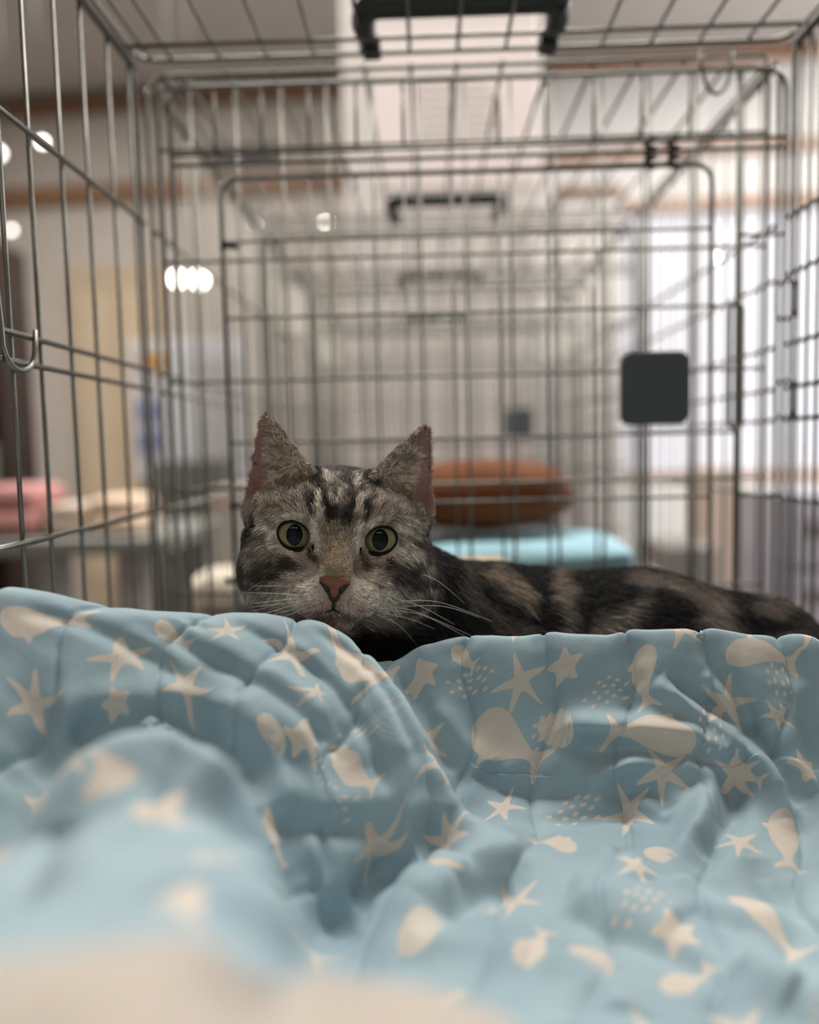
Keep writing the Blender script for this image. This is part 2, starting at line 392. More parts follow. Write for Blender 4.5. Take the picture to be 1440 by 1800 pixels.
onshelf('storage_box', 'dull red box in the dark bookcase, on its middle shelf', -60, -6, 3, .13, mat('dull_red', (120, 52, 40), .5))
# low table on the left with bundles on it
GT = mat('grey_bench', (128, 128, 122), .5, var=.06); LEGM = mat('pale_leg', (168, 164, 164), .5)
zt = P(150, 948, 1.7).z; xa, xb = P(-140, 948, 1.7).x, P(292, 948, 1.7).x
st_ = empty('side_table', ((xa + xb) / 2, 1.7, 0)); tag(st_, 'grey side table with pale legs left of the crates', 'table')
wd = xb - xa; link('tabletop', box_mesh('tabletop', (-wd / 2, 0, zt - .035), (wd / 2, .5, zt), .005), GT, st_)
for xx in (P(92, 1000, 1.72).x, P(238, 1000, 1.72).x, xa + .03):
    for yy in (.02, .44): link('leg', box_mesh('leg', (xx - st_.location.x - .026, yy, 0), (xx - st_.location.x + .026, yy + .04, zt - .035), .004), LEGM, st_)
def bundle(name, label, cat_, u, w_, d_, h_, col, seed, yy=1.86):
    r_ = empty(name, (P(u, 940, yy).x, yy, zt)); tag(r_, label, cat_)
    m = mat(name + '_cloth_' + str(seed), col, .8, var=.06, bump=.2)
    link('fold', soft_mesh('fold', (w_, d_, h_ * .55), .35, seed, .03, 28), m, r_)
    o = link('fold', soft_mesh('fold', (w_ * .95, d_ * .95, h_ * .5), .35, seed + 1, .03, 28), m, r_); o.location = (0, 0, h_ * .5)
bundle('folded_towel', 'dusky pink folded towels at the left end of the side table', 'towel', 42, .15, .2, .115, (186, 132, 128), 1)
bundle('folded_towel', 'pale peach folded towels in the middle of the side table', 'towel', 138, .10, .16, .07, (192, 176, 160), 2)
bundle('folded_towel', 'cream folded towels at the right end of the side table', 'towel', 222, .115, .18, .085, (222, 196, 172), 3)
# grey cabinet, pale carton, cushion
r_, wd, h = boxthing('filing_cabinet', 'dark grey filing cabinet beside the notice board', 'cabinet', 268, 812, 362, 1080, 2.75, .4, mat('cabinet_grey', (92, 92, 90), .5), 0)
for k in range(4):
    f_ = link('drawer', box_mesh('drawer', (-wd / 2 + .008, -.012, .03 + k * h / 4.2), (wd / 2 - .008, 0, .03 + (k + .93) * h / 4.2), .003), mat('drawer_grey', (104, 103, 100), .5), r_)
    link('handle', box_mesh('handle', (-.03, -.022, .03 + (k + .6) * h / 4.2), (.03, -.012, .045 + (k + .6) * h / 4.2), .002), STEEL, f_)
r_, wd, h = boxthing('carton', 'pale carton standing between grey cabinet and the crates', 'box', 372, 858, 432, 985, 2.45, .25, mat('pale_carton', (196, 186, 178), .8), 0)
link('flap', box_mesh('flap', (-wd / 2, -.004, h - .06), (wd / 2, 0, h - .05)), STONE, r_)
cu = empty('cushion', (P(404, 1080, 1.16).x - .004, 1.16, .732)); tag(cu, 'small cream cushion on the tabletop left of the second crate', 'cushion')
link('cover', soft_mesh('cover', (.085, .14, .055), .5, 5, .03, 32), mat('cream_plush', (238, 226, 208), .8), cu)
# bed and cloths in the second crate
RUST = mat('rust_plush', (112, 60, 22), .85, var=.15, vscale=30, bump=.3, bscale=120); AQUA = mat('aqua_cloth', (158, 200, 214), .8, var=.08, bump=.2); MUST = mat('mustard_cloth', (196, 160, 108), .8, var=.08)
bl = empty('folded_blanket', (P(915, 960, 1.04).x, 1.04, ZF + .0045)); tag(bl, 'pale aqua folded blanket under the rust brown bed in the second crate', 'blanket')
link('fold', soft_mesh('fold', (.27, .22, .052), .3, 6, .03, 40), AQUA, bl); o = link('fold', soft_mesh('fold', (.26, .21, .05), .35, 7, .03, 40), AQUA, bl); o.location = (0, 0, .05)
bd = empty('pet_bed', (P(868, 930, 1.06).x - .012, 1.07, ZF + .111)); tag(bd, 'rust brown plush pet bed in the second crate behind the cat', 'pet bed')
link('cushion', soft_mesh('cushion', (.235, .16, .092), .85, 8, .03, 48), RUST, bd)
link('piping', tube_mesh('piping', [(.106 * math.cos(t), .076 * math.sin(t), .036) for t in np.linspace(0, 2 * math.pi, 40, endpoint=False)], .004, 8, True), RUST, bd)
mt = empty('folded_cloth', (P(835, 962, .90).x, .885, ZF + .0045)); tag(mt, 'mustard yellow folded cloth in front of the pet bed', 'cloth')
link('fold', soft_mesh('fold', (.085, .07, .048), .35, 9, .04, 32), MUST, mt); o = link('fold', soft_mesh('fold', (.08, .066, .046), .35, 10, .04, 32), MUST, mt); o.location = (0, 0, .046)
# right side: cartons and a drawer tower under the window
boxthing('carton', 'beige pink carton under the window, right of the crate door', 'box', 1252, 822, 1300, 1080, 3.0, .3, mat('beige_carton', (206, 186, 172), .8), 0)
boxthing('carton', 'low grey carton right of the crates, in front of the beige one', 'box', 1170, 962, 1262, 1100, 2.7, .3, mat('grey_carton', (140, 136, 132), .8), 0)
r_, wd, h = boxthing('drawer_tower', 'lavender grey plastic drawer tower at the right edge', 'drawers', 1382, 870, 1500, 1100, 2.3, .35, mat('lavender_plastic', (178, 174, 188), .45), 0)
for k in range(4): 
    f_ = link('drawer', box_mesh('drawer', (-wd / 2 + .01, -.014, .04 + k * h / 4.3), (wd / 2 - .01, 0, .04 + (k + .9) * h / 4.3), .006), mat('lavender_drawer', (190, 186, 200), .4), r_)
    link('handle', box_mesh('handle', (-.05, -.026, .04 + (k + .55) * h / 4.3), (.05, -.014, .058 + (k + .55) * h / 4.3), .003), STEEL_DARK, f_)
a = P(978, 330, 3.6); b_ = P(1094, 344, 3.6)
sh = empty('wall_cabinet', ((a.x + b_.x) / 2, 3.6, 0)); wd = b_.x - a.x
tag(sh, 'tall narrow white cupboard with a brown top board right of the pillar', 'cupboard')
link('top_board', box_mesh('top_board', (-wd / 2, -.02, b_.z), (wd / 2, .35, a.z), .003), WOOD, sh)
link('body', box_mesh('body', (-wd / 2 + .01, 0, 0), (wd / 2 - .01, .34, b_.z), .003), WHITEM, sh)
link('door', box_mesh('door', (-wd / 2 + .02, -.014, .1), (wd / 2 - .02, 0, b_.z - .05), .003), mat('cupboard_door', (214, 208, 204), .6), sh)
# grille on the back wall
c = P(400, 236, 4.5); gv = empty('wall_vent', tuple(c)); gv.rotation_euler = (0, 0, RYAW); tag(gv, 'dull grey air vent high on the back wall between brown trims', 'vent')
gv.location = rm(c.x * RC + c.y * RS, YB - .002, c.z)
link('frame', box_mesh('frame', (-.22, -.03, -.06), (.22, 0, .06), .006), mat('vent_grey', (112, 108, 106), .6), gv)
for k in range(5): link('slat', box_mesh('slat', (-.2, -.04, -.047 + k * .02), (.2, -.03, -.037 + k * .02), .002), mat('slat_grey', (92, 90, 90), .6), gv)
# made-up hanging bulbs for blurred light spots; the window one imitates a wire glint
GLOW = emit('light_spot_glow', (255, 250, 240), 11); GLOW2 = emit('light_spot_glow_dim', (255, 250, 244), 6)
BL = [(75, 250, 3.3, .012, GLOW, 'upper left'), (-2, 270, 3.1, .017, GLOW2, 'far left'), (20, 405, 3.3, .011, GLOW2, 'low left'), (312, 490, 3.2, .024, GLOW, 'bright left one of the pair'), (350, 491, 3.2, .027, GLOW, 'bright right one of the pair'), (450, 392, 3.3, .010, GLOW2, 'left of the two before the pillar'), (573, 390, 3.3, .011, GLOW, 'right of the two before the pillar'), (1257, 455, 3.3, .011, GLOW, 'a wire glint in front of the window')]
for u, v, Y, r, g_, wh in BL:
    p = P(u, v, Y); t_ = empty('light_spot_bulb', (p.x, p.y, p.z)); tag(t_, 'glowing bulb made up for a light spot, ' + wh, 'light spot', 'bulbs made up for light spots at the back of the room')
    link('bulb', lathe_mesh('bulb', [(max(r * math.sin(a), 1e-4), -r * math.cos(a)) for a in np.linspace(0, math.pi, 13)], 20), g_, t_)
    link('socket', lathe_mesh('socket', [(r * .45, r * .85), (r * .5, r * 1.0), (r * .4, r * 2.2), (.0015, r * 2.4)], 14), PLASTIC, t_)
    link('cord', tube_mesh('cord', [(0, 0, r * 2.2), (0, 0, CH - p.z)], .0014, 6), PLASTIC, t_)

# ------------------------------------------------------------------ quilt: heaped cloth as a fine surface over the crate floor
RIDGE = [(690,1160,.449),(740,1147,.452),(830,1139,.455),(960,1132,.457),(1100,1128,.457),(1250,1129,.455),(1440,1132,.453)]
INNER = [(30,1470,.232),(60,1415,.243),(120,1335,.255),(170,1300,.261),(220,1284,.265),(280,1282,.267),(330,1292,.265),(385,1330,.26),(420,1380,.254),(440,1425,.25)]
pix_pts = [  # crest of the left heap
 (0,1045,.385),(100,1052,.392),(200,1075,.398),(330,1087,.405),(450,1085,.413),(560,1100,.418),(620,1125,.419),(670,1170,.416),(720,1240,.408),(770,1340,.392),(810,1410,.380),(832,1445,.372),
 # face of the left heap
 (0,1150,.368),(150,1150,.375),(300,1150,.386),(450,1150,.396),(560,1180,.402),(0,1240,.352),(120,1240,.358),(250,1245,.362),(400,1250,.368),(520,1260,.376),(620,1290,.380),(700,1335,.376),
 (250,1278,.364),(150,1288,.359),(350,1282,.370),(60,1310,.352),(480,1330,.362),(560,1400,.358),(650,1420,.362),(735,1455,.362),(560,1500,.345),(640,1500,.350),(545,1605,.330),(690,1470,.360),(600,1550,.340),
 # fold in front of the crease
 (770,1500,.350),(715,1535,.335),(655,1585,.325),(590,1640,.310),
 # inner fold running to the viewer
 (220,1345,.252),(320,1350,.252),(370,1420,.240),(140,1420,.238),(250,1420,.235),(150,1500,.20),(300,1500,.205),(400,1500,.215),(465,1530,.22),(300,1600,.165),(150,1600,.165),(430,1610,.18),(60,1520,.205),
 (200,1655,.12),(400,1668,.125),(0,1695,.112),(300,1790,.098),(560,1697,.15),(700,1732,.17),(840,1778,.185),(450,1740,.125),(600,1780,.14),(530,1630,.19),
 # right ridge and its face
 
 (740,1195,.447),(830,1195,.450),(960,1195,.452),(1100,1195,.452),(1250,1195,.450),(1400,1195,.447),
 (785,1300,.432),(880,1310,.437),(960,1388,.426),(1060,1368,.429),(1100,1285,.440),(1100,1328,.433),(1200,1215,.4485),(1300,1282,.440),(1370,1360,.424),(1420,1290,.439),(1430,1400,.422),
 (1150,1360,.424),(1240,1430,.402),(1330,1440,.402),(870,1450,.396),(1000,1480,.387),(1150,1500,.377),(1300,1520,.371),(1400,1520,.377),(790,1560,.340),(900,1600,.330),(1050,1620,.321),(1250,1620,.324),(1400,1650,.32),(720,1640,.298),
 (800,1700,.282),(1000,1720,.283),(1200,1720,.285),(1400,1750,.279),(1000,1800,.255),(1200,1800,.263),(1440,1800,.27)]
def dense(pl, step=36):
    out = []
    for a, b in zip(pl[:-1], pl[1:]):
        n = max(1, int(math.hypot(b[0] - a[0], b[1] - a[1]) / step)); out += [tuple(a[k] + (b[k] - a[k]) * t / n for k in range(3)) for t in range(n)]
    return out + [pl[-1]]
pix_pts = dense(pix_pts[:12]) + dense(RIDGE) + dense(INNER, 45) + pix_pts[12:]
ctrl = [tuple(P(*p)) for p in pix_pts]
ctrl += [(-.235,.10,.865),(-.235,.2,.84),(-.235,.29,.815),(-.235,.33,.835),(-.235,.385,.882),(-.235,.43,.85),(-.235,.47,.79),(-.17,.455,.82),(-.17,.485,.775),(-.11,.465,.81),(-.11,.49,.77),(-.06,.47,.80),(-.06,.495,.765),(-.02,.475,.80)]
for u in (60, 130, 240, 360, 450): ctrl.append((P(u,1300,.315).x, .315, .79))
ctrl += [(P(510,1540,.29).x,.29,.772),(P(560,1600,.26).x,.26,.768),(P(640,1680,.245).x,.245,.766),
 (0,.485,.795),(.05,.485,.795),(.1,.485,.795),(.15,.485,.795),(.2,.485,.795),(.25,.485,.795),(.305,.45,.835),(.305,.42,.785),(.305,.36,.77),(.305,.28,.766),(.305,.18,.766),(.305,.06,.77),
 (-.13,.06,.87),(-.05,.06,.88),(.03,.06,.83),(.1,.06,.79),(.2,.06,.77),(.2,.16,.768),(.12,.2,.77),(-.235,.06,.865)]
for x in (-.235, -.15, -.06, .03, .12, .21, .305):
    for y in (.525, .58, .66, .70): ctrl.append((x, y, .754))
def hid(u, v, Y, dY, dz):
    p = P(u, v, Y + dY); ctrl.append((p.x, p.y, p.z - dz))
for u, v, Y in ((670,1170,.416),(720,1240,.408),(770,1340,.392),(810,1410,.380)): hid(u, v, Y, .014, .010)
for u, v, Y in ((770,1500,.350),(715,1535,.335),(655,1585,.325),(590,1640,.310)): hid(u, v, Y, .010, .008)
for u, v, Y in ((60,1420,.245),(120,1340,.255),(220,1283,.265),(320,1290,.265),(400,1350,.258),(440,1425,.25),(465,1530,.22),(530,1630,.19)): hid(u, v, Y, .03, .028)
for u, v, Y in ((560,1697,.15),(700,1732,.17),(840,1778,.185)): hid(u, v, Y, .035, .012)
ctrl = np.array(ctrl)
def tps_fit(c, lam=2e-6):
    n = len(c); d = np.linalg.norm(c[:, None, :2] - c[None, :, :2], axis=2)
    K = np.where(d > 0, d * d * np.log(d + 1e-12), 0) + lam * np.eye(n)
    A = np.zeros((n + 3, n + 3)); A[:n, :n] = K; A[:n, n] = 1; A[:n, n + 1:] = c[:, :2]; A[n:, :n] = A[:n, n:].T
    b = np.zeros(n + 3); b[:n] = c[:, 2]
    return np.linalg.solve(A, b)
wt = tps_fit(ctrl)
QX = np.linspace(-.231, .303, 440); QY = np.concatenate([np.linspace(a, b, n, endpoint=False) for a, b, n in ((.06, .30, 140), (.30, .40, 110), (.40, .47, 150), (.47, .525, 40), (.525, .7, 30))])
NX, NY = len(QX), len(QY)
GX, GY = np.meshgrid(QX, QY); GX = GX.ravel(); GY = GY.ravel()
GZ = np.full(len(GX), wt[-3]) + wt[-2] * GX + wt[-1] * GY
for i, (cx, cy, cz) in enumerate(ctrl):
    d2 = (GX - cx) ** 2 + (GY - cy) ** 2
    GZ += wt[i] * np.where(d2 > 0, d2 * .5 * np.log(d2 + 1e-14), 0)
GZ = np.maximum(GZ, .7535)
def at_pix(u, v):
    """index of the visible cloth vertex at picture position (u,v)"""
    d = np.hypot(PU - u, PV - v); rad = 4
    while True:
        m = np.where(d < rad)[0]
        if len(m): break
        rad *= 1.5
    dm = PD[m]; near = m[dm < dm.min() + .012]
    return near[np.argmin(d[near])]
PU, PV, PD = proj(np.stack([GX, GY, GZ], 1))
# folds and creases: strokes over the cloth, amplitude and half width in mm
strokes = [
 ([(60,1375),(110,1322),(170,1277),(240,1260),(320,1262),(395,1298),(440,1350),(462,1410)],-8,9),([(700,1502),(655,1555),(600,1612),(552,1650)],-9,8),([(120,1240),(250,1225),(380,1240),(470,1290)],4,9),
 ([(790,1470),(740,1484),(660,1548),(560,1640)],-4,7),
 ([(560,1106),(640,1165),(690,1235),(735,1335)],-4,4),([(420,1098),(560,1190),(640,1290),(680,1400)],-4,4),([(250,1092),(430,1190),(540,1262),(575,1310)],-4,5),([(40,1070),(200,1115),(330,1200)],-3.5,5),
 ([(500,1125),(600,1225),(660,1345)],3.5,9),([(350,1120),(480,1190),(580,1270)],3,9),([(620,1150),(680,1240),(715,1330)],3,7),
 ([(470,1440),(620,1458),(720,1442)],-4,6),([(480,1380),(600,1410),(700,1400)],3,9),([(500,1300),(540,1380),(520,1480),(530,1570)],-4,6),
 ([(850,1345),(880,1380),(960,1396),(1040,1382)],-7,8),([(760,1240),(840,1330),(900,1370)],4,8),([(705,1180),(760,1270),(800,1360)],-4,5),
 ([(985,1276),(1100,1286),(1210,1298),(1300,1348)],12,9),([(1000,1304),(1120,1316),(1200,1342)],-8,8),
 ([(1030,1376),(1100,1346),(1180,1342),(1240,1380),(1240,1440),(1190,1500)],9,8),([(1290,1370),(1285,1430),(1225,1495)],-7,7),([(1060,1400),(1140,1380),(1180,1420)],-4,6),
 ([(1150,1196),(1200,1232),(1275,1286),(1340,1345),(1385,1440)],10,7),([(1165,1190),(1215,1222),(1290,1270),(1358,1328),(1410,1420)],-8,5),
 ([(1262,1172),(1300,1225),(1335,1295)],-7,6),([(1240,1180),(1280,1235),(1310,1290)],5,6),([(1400,1190),(1380,1300),(1425,1400)],4,9),
 ([(905,1558),(845,1572),(785,1612)],-6,6),([(930,1500),(820,1520),(740,1580)],7,10),([(960,1470),(1060,1500),(1130,1560)],5,10),([(980,1605),(1120,1645),(1260,1700)],-5,7),
 ([(960,1440),(1080,1425),(1180,1440)],-4,5),([(1180,1540),(1290,1600),(1400,1600)],6,11),([(1000,1560),(1120,1590),(1200,1620)],6,14),([(700,1650),(820,1660),(930,1700)],5,10),([(960,1690),(1060,1740),(1100,1790)],5,12),([(1300,1690),(1400,1740)],6,12),([(1330,1500),(1390,1600),(1410,1700)],-5,8),
 ([(330,1330),(420,1450),(480,1580)],4,9),([(100,1430),(60,1500),(20,1580)],-5,8)]
Z2 = GZ.reshape(NY, NX)
nz = np.stack([-np.gradient(Z2, QX, axis=1).ravel(), -np.gradient(Z2, QY, axis=0).ravel(), np.ones(len(GX))], 1)
nz /= np.linalg.norm(nz, axis=1)[:, None]
DISP = np.zeros(len(GX))
for poly, amp, wd in strokes:
    idx = [at_pix(*q) for q in poly]
    pl = smooth_poly([(GX[i], GY[i], GZ[i]) for i in idx], 6); dmin = np.full(len(GX), 9.0); ln = len(pl) - 1; tpar = np.zeros(len(GX))
    for k, (a, b) in enumerate(zip(pl[:-1], pl[1:])):
        e = b - a; l2 = e.length_squared + 1e-12
        t = np.clip(((GX - a.x) * e.x + (GY - a.y) * e.y + (GZ - a.z) * e.z) / l2, 0, 1)
        d_ = np.sqrt((GX - a.x - t * e.x) ** 2 + (GY - a.y - t * e.y) ** 2 + (GZ - a.z - t * e.z) ** 2)
        tpar = np.where(d_ < dmin, (k + t) / ln, tpar); dmin = np.minimum(dmin, d_)
    DISP += amp * 1e-3 * np.exp(-(dmin / (wd * 1e-3)) ** 2) * np.clip(np.minimum(tpar, 1 - tpar) * 5 + .25, 0, 1)
# cloth coordinates (arc length), quilting channels and wrinkles
def blur(a, n, ax):
    k = np.hanning(2 * n + 3)[1:-1]; k /= k.sum(); p = [(0, 0), (0, 0)]; p[ax] = (n, n); a = np.pad(a, p, mode='edge')
    return np.apply_along_axis(lambda r: np.convolve(r, k, 'valid'), ax, a)
Z2 = blur(blur(GZ.reshape(NY, NX), 12, 1), 6, 0)
dzx = np.diff(Z2, axis=1); dx = np.diff(QX)[None, :]; U = np.zeros((NY, NX)); U[:, 1:] = np.cumsum(np.sqrt(dx * dx + .8 * dzx * dzx), 1)
dzy = np.diff(Z2, axis=0); dy = np.diff(QY)[:, None]; V = np.zeros((NY, NX)); V[1:, :] = np.cumsum(np.sqrt(dy * dy + dzy * dzy), 0)
V -= V[:, ::1] * 0
U -= U[:, NX // 2][:, None]
U = U.ravel(); V = V.ravel()
SPC = .043
US = GX + .3 * (.45 - GY); iref = at_pix(965, 1160); u0 = US[iref]
ph = (US - u0 + .005 * np.sin(V * 2 * math.pi / .09)) / SPC
ds = np.abs(ph - np.round(ph)) * SPC                       # distance to the stitch line
puff = -.0014 * np.exp(-(ds / .0055) ** 2) - .0016 * np.exp(-(ds / .0012) ** 2)
wr = vnoise(np.stack([U * 55 + 8, V * 90], 1), 1) * .0005 + vnoise(np.stack([U * 140, V * 60 + 5], 1), 2) * .00025
wr += .0007 * np.sin(V * 2 * math.pi / .016 + 3 * vnoise(np.stack([U * 30, V * 30], 1), 3)) * np.exp(-(ds / .009) ** 2) * (.5 + .5 * vnoise(np.stack([U * 25, V * 25], 1), 4))
big = vnoise(np.stack([U * 22, V * 26], 1), 5) * (.0012 + .0022 * (GZ < .785) * (GY < .43))
bnd = 1 - np.clip((GY - .48) / .03, 0, 1)
Z3_ = blur(blur(GZ.reshape(NY, NX), 5, 1), 10, 0)
nz = np.stack([-np.gradient(Z3_, QX, axis=1).ravel(), -np.gradient(Z3_, QY, axis=0).ravel(), np.ones(len(GX))], 1); nz /= np.linalg.norm(nz, axis=1)[:, None]
QP = np.stack([GX, GY, GZ], 1) + nz * ((puff + wr + big + DISP) * bnd)[:, None]
PU, PV, PD = proj(QP)
# printed motifs: signed distance (mm) to cream shapes, in cloth coordinates
SD = np.full(len(GX), 6.0); SD2 = np.full(len(GX), 6.0)
def poly_sd(x, y, pts):
    d = np.full(len(x), 1e9); s = np.ones(len(x)); n = len(pts)
    for i in range(n):
        ax, ay = pts[i]; bx, by = pts[i - 1]
        ex, ey = bx - ax, by - ay; wx, wy = x - ax, y - ay
        t = np.clip((wx * ex + wy * ey) / (ex * ex + ey * ey + 1e-12), 0, 1)
        d = np.minimum(d, (wx - ex * t) ** 2 + (wy - ey * t) ** 2)
        c1 = y >= ay; c2 = y < by; c3 = ex * wy > ey * wx
        s = np.where((c1 & c2 & c3) | (~c1 & ~c2 & ~c3), -s, s)
    return s * np.sqrt(d)
def cr2(pts, n=5):
    q = [Vector((a, b, 0)) for a, b in pts]; m = len(q); out = []
    for i in range(m):
        p0, p1, p2, p3 = q[i - 1], q[i], q[(i + 1) % m], q[(i + 2) % m]
        for s in range(n):
            t = s / n; v = 0.5 * ((2 * p1) + (p2 - p0) * t + (2 * p0 - 5 * p1 + 4 * p2 - p3) * t * t + (3 * p1 - p0 - 3 * p2 + p3) * t ** 3); out.append((v.x, v.y))
    return out
WHALE = cr2([(-27,1),(-24,9),(-14,12.5),(-3,10),(8,5.5),(17,2.8),(21,5),(26,11),(28,10),(25.5,3),(26,-2),(29,-9),(26.5,-9.5),(20,-3),(10,-5.5),(0,-9.5),(-8,-10.5),(-11,-14),(-13.5,-13),(-14,-10),(-22,-7)])
def star_pts(n, r1, r0, ph0=0.3):
    pts = []
    for k in range(2 * n):
        r = r1 if k % 2 == 0 else r0; a = ph0 + math.pi * k / n; pts.append((r * math.cos(a), r * math.sin(a)))
    return pts
STARFISH = star_pts(5, 16, 3.7); PLUMP = cr2(star_pts(5, 10, 5.4), 3)
SHELL = cr2([(0,-10),(4,-7),(11,1),(12,7),(8,11),(3,12.5),(-3,12.5),(-8,11),(-12,7),(-11,1),(-4,-7)], 4)
def stamp(kind, uc, vc, ang, sc, mir=1):
    rad = .034 * sc
    m = np.where((np.abs(U - uc) < rad) & (np.abs(V - vc) < rad))[0]
    if not len(m): return
    ca, sa = math.cos(ang), math.sin(ang); x = (U[m] - uc) * 1000 / sc; y = (V[m] - vc) * 1000 / sc
    x, y = x * ca + y * sa, (-x * sa + y * ca) * mir
    if kind == 'whale':
        d = poly_sd(x, y, WHALE); eye = np.hypot(x + 17, y - 2.5) - .55; sm = np.abs(np.hypot(x + 16.5, y + 6) - 5) - .28; sm = np.where((y < 1) & (y > -5) & (x < -14), sm, 9)
        d = np.maximum(d, -np.minimum(eye, sm))
    elif kind == 'starfish':
        d = poly_sd(x, y, STARFISH) - .6; rr = np.hypot(x, y); d = np.maximum(d, -(np.abs(rr - 2.2) - .25))
    elif kind == 'star':
        d = poly_sd(x, y, PLUMP) - .4
        for k in range(12):
            a = k * 2.4; r = 1.2 + .42 * k; d = np.maximum(d, -(np.hypot(x - r * math.cos(a), y - r * math.sin(a)) - .32))
    elif kind == 'shell':
        d = poly_sd(x, y, SHELL); a = np.arctan2(x, y + 11); d = np.maximum(d, -(np.abs(((a / .22) % 1) - .5) * .22 * np.hypot(x, y + 11) - .28))
    else:
        d = np.full(len(m), 9.0)
        for fx, fy in ((-14,2),(-10,-3),(-7,4),(-5,0),(-1,-4),(0,5),(1,1),(5,-2),(6,4),(10,1),(12,-4),(14,4),(-3,8),(4,9),(9,7)):
            d = np.minimum(d, (np.hypot((x - fx) / 1.9, y - fy) - 1) * 1.0)
    d *= sc
    if kind == 'whale': SD2[m] = np.minimum(SD2[m], d)
    SD[m] = np.minimum(SD[m], d)
placed = []
def on(kind, p, q=None, ang=0.0, sc=1.0, mir=1):
    i = at_pix(*p); uc, vc = U[i], V[i]
    if q is not None:
        j = at_pix(*q); ang = math.atan2(V[j] - vc, U[j] - uc)
        if kind == 'whale': sc = min(1.05 if GY[i] > .29 else .5, max(.38, math.hypot(U[j] - uc, V[j] - vc) / .047)); uc, vc = (uc + U[j]) / 2, (vc + V[j]) / 2
    stamp(kind, uc, vc, ang, sc, mir); placed.append((uc, vc, .026 * sc if kind == 'whale' else .015 * sc))
# whale: head pixel, tail pixel
on('whale',(835,1285),(945,1340)); on('whale',(1135,1140),(1140,1235),sc=1.0); on('whale',(1215,1300),(1080,1285),sc=.95); on('whale',(1285,1140),(1395,1165),sc=.95,mir=-1)
on('whale',(590,1125),(675,1190),sc=.9); on('whale',(275,1100),(330,1130),sc=.8); on('whale',(255,1385),(360,1470),sc=.9); on('whale',(590,1320),(655,1380),sc=.9); on('whale',(900,1730),(970,1620),sc=.85)
on('whale',(1380,1430),(1390,1520),sc=.9); on('whale',(290,1570),(360,1630),sc=.8); on('whale',(470,1430),(500,1520),sc=.8); on('whale',(170,1480),(60,1580),sc=.75); on('whale',(10,1100),(140,1090),sc=.8); on('whale',(1290,1580),(1400,1680),sc=.9); on('whale',(1160,1750),(1260,1690),sc=.9)
on('whale',(800,1145),(830,1170),sc=.5); on('whale',(1010,1490),(940,1480),sc=.8); on('whale',(1290,1345),(1330,1370),sc=.5)
for k, (x, y, a, s) in enumerate([(915,1200,.2,1.05),(1278,1235,.9,1.0),(1165,1358,.4,.9),(1290,1362,1.1,.85),(1110,1430,.2,.9),(885,1420,.7,.8),(905,1585,.3,.85),(325,1205,.1,.95),(215,1155,.8,.9),(510,1152,.4,1.0),(60,1235,.2,.95),(560,1215,.9,.7),(655,1490,.5,.85),(790,1475,.3,.7),(1120,1520,.8,.7),(1370,1260,.5,.6),(400,1110,.5,.6),(120,1340,.3,.7),(1300,1480,.2,.7)]):
    on('starfish', (x, y), ang=a, sc=s)
for x, y, a, s in [(740,1187,.2,1.0),(993,1170,.1,1.05),(535,1290,.3,1.0),(205,1232,.6,.8),(1190,1640,.2,1.0),(1420,1350,.3,.9)]: on('star', (x, y), ang=a, sc=s)
for x, y, a in [(1065,1220,.1),(820,1212,-.3),(1258,1287,1.2),(690,1250,.3),(580,1395,.2),(1010,1435,.1),(1130,1585,.4),(1380,1205,1.3),(960,1290,.6)]: on('school', (x, y), ang=a, sc=.95)
on('shell', (985,1275), ang=2.4, sc=.9); on('shell', (1165,1500), ang=1.4, sc=.7); on('shell', (480,1300), ang=.4, sc=.7); on('shell', (1050,1690), ang=.4, sc=.8)
kinds = ['whale', 'starfish', 'school', 'star', 'starfish', 'shell']; c = 0
for _ in range(2600):
    i = rng.integers(len(U)); k = kinds[c % 6]; rr = .026 if k == 'whale' else .015
    if PU[i] > -20 and PU[i] < 1460 and PV[i] < 1820 and GY[i] < .46: rr *= 1.12
    if all(math.hypot(U[i] - a, V[i] - b) > r + rr for a, b, r in placed):
        stamp(k, U[i], V[i], rng.random() * 6.3, .9 if GY[i] > .22 else .7); placed.append((U[i], V[i], rr)); c += 1
# cream hem along the near edge
hp_ = [P(*q) for q in ((0,1695,.112),(200,1655,.12),(400,1668,.125),(560,1697,.15),(700,1732,.17),(840,1778,.185))]
hx = np.array([q.x for q in hp_]); hy = np.array([q.y for q in hp_]); o_ = np.argsort(hx)
HY = np.interp(GX, hx[o_], hy[o_], left=hy[o_][0], right=.06); HY = np.where(GX > hx.max(), hy[o_][-1] - (GX - hx.max()) * 1.2, HY)
HEM = (GY - HY) * 1000; SD = np.where(HEM < 0, 6.0, SD)
F = []
for j in range(NY - 1):
    for i in range(NX - 1):
        a = j * NX + i; F.append((a, a + 1, a + NX + 1, a + NX))
me = bpy.data.meshes.new('quilt'); me.from_pydata(QP.tolist(), [], F); me.update(); me.polygons.foreach_set('use_smooth', [True] * len(F))
for nm, arr in (('print', SD), ('whale', SD2), ('cu', U), ('cv', V), ('stitch', ds * 1000), ('hem', HEM)):
    at = me.attributes.new(nm, 'FLOAT', 'POINT'); at.data.foreach_set('value', np.clip(arr, -20, 20).astype(np.float32) if nm not in ('cu', 'cv') else arr.astype(np.float32))
QM = bpy.data.materials.new('printed_quilt'); QM.use_nodes = True; nt = QM.node_tree; b = nt.nodes['Principled BSDF']; N = nt.nodes.new; Lk = nt.links.new
def attr(n): a = N('ShaderNodeAttribute'); a.attribute_name = n; return a.outputs['Fac']
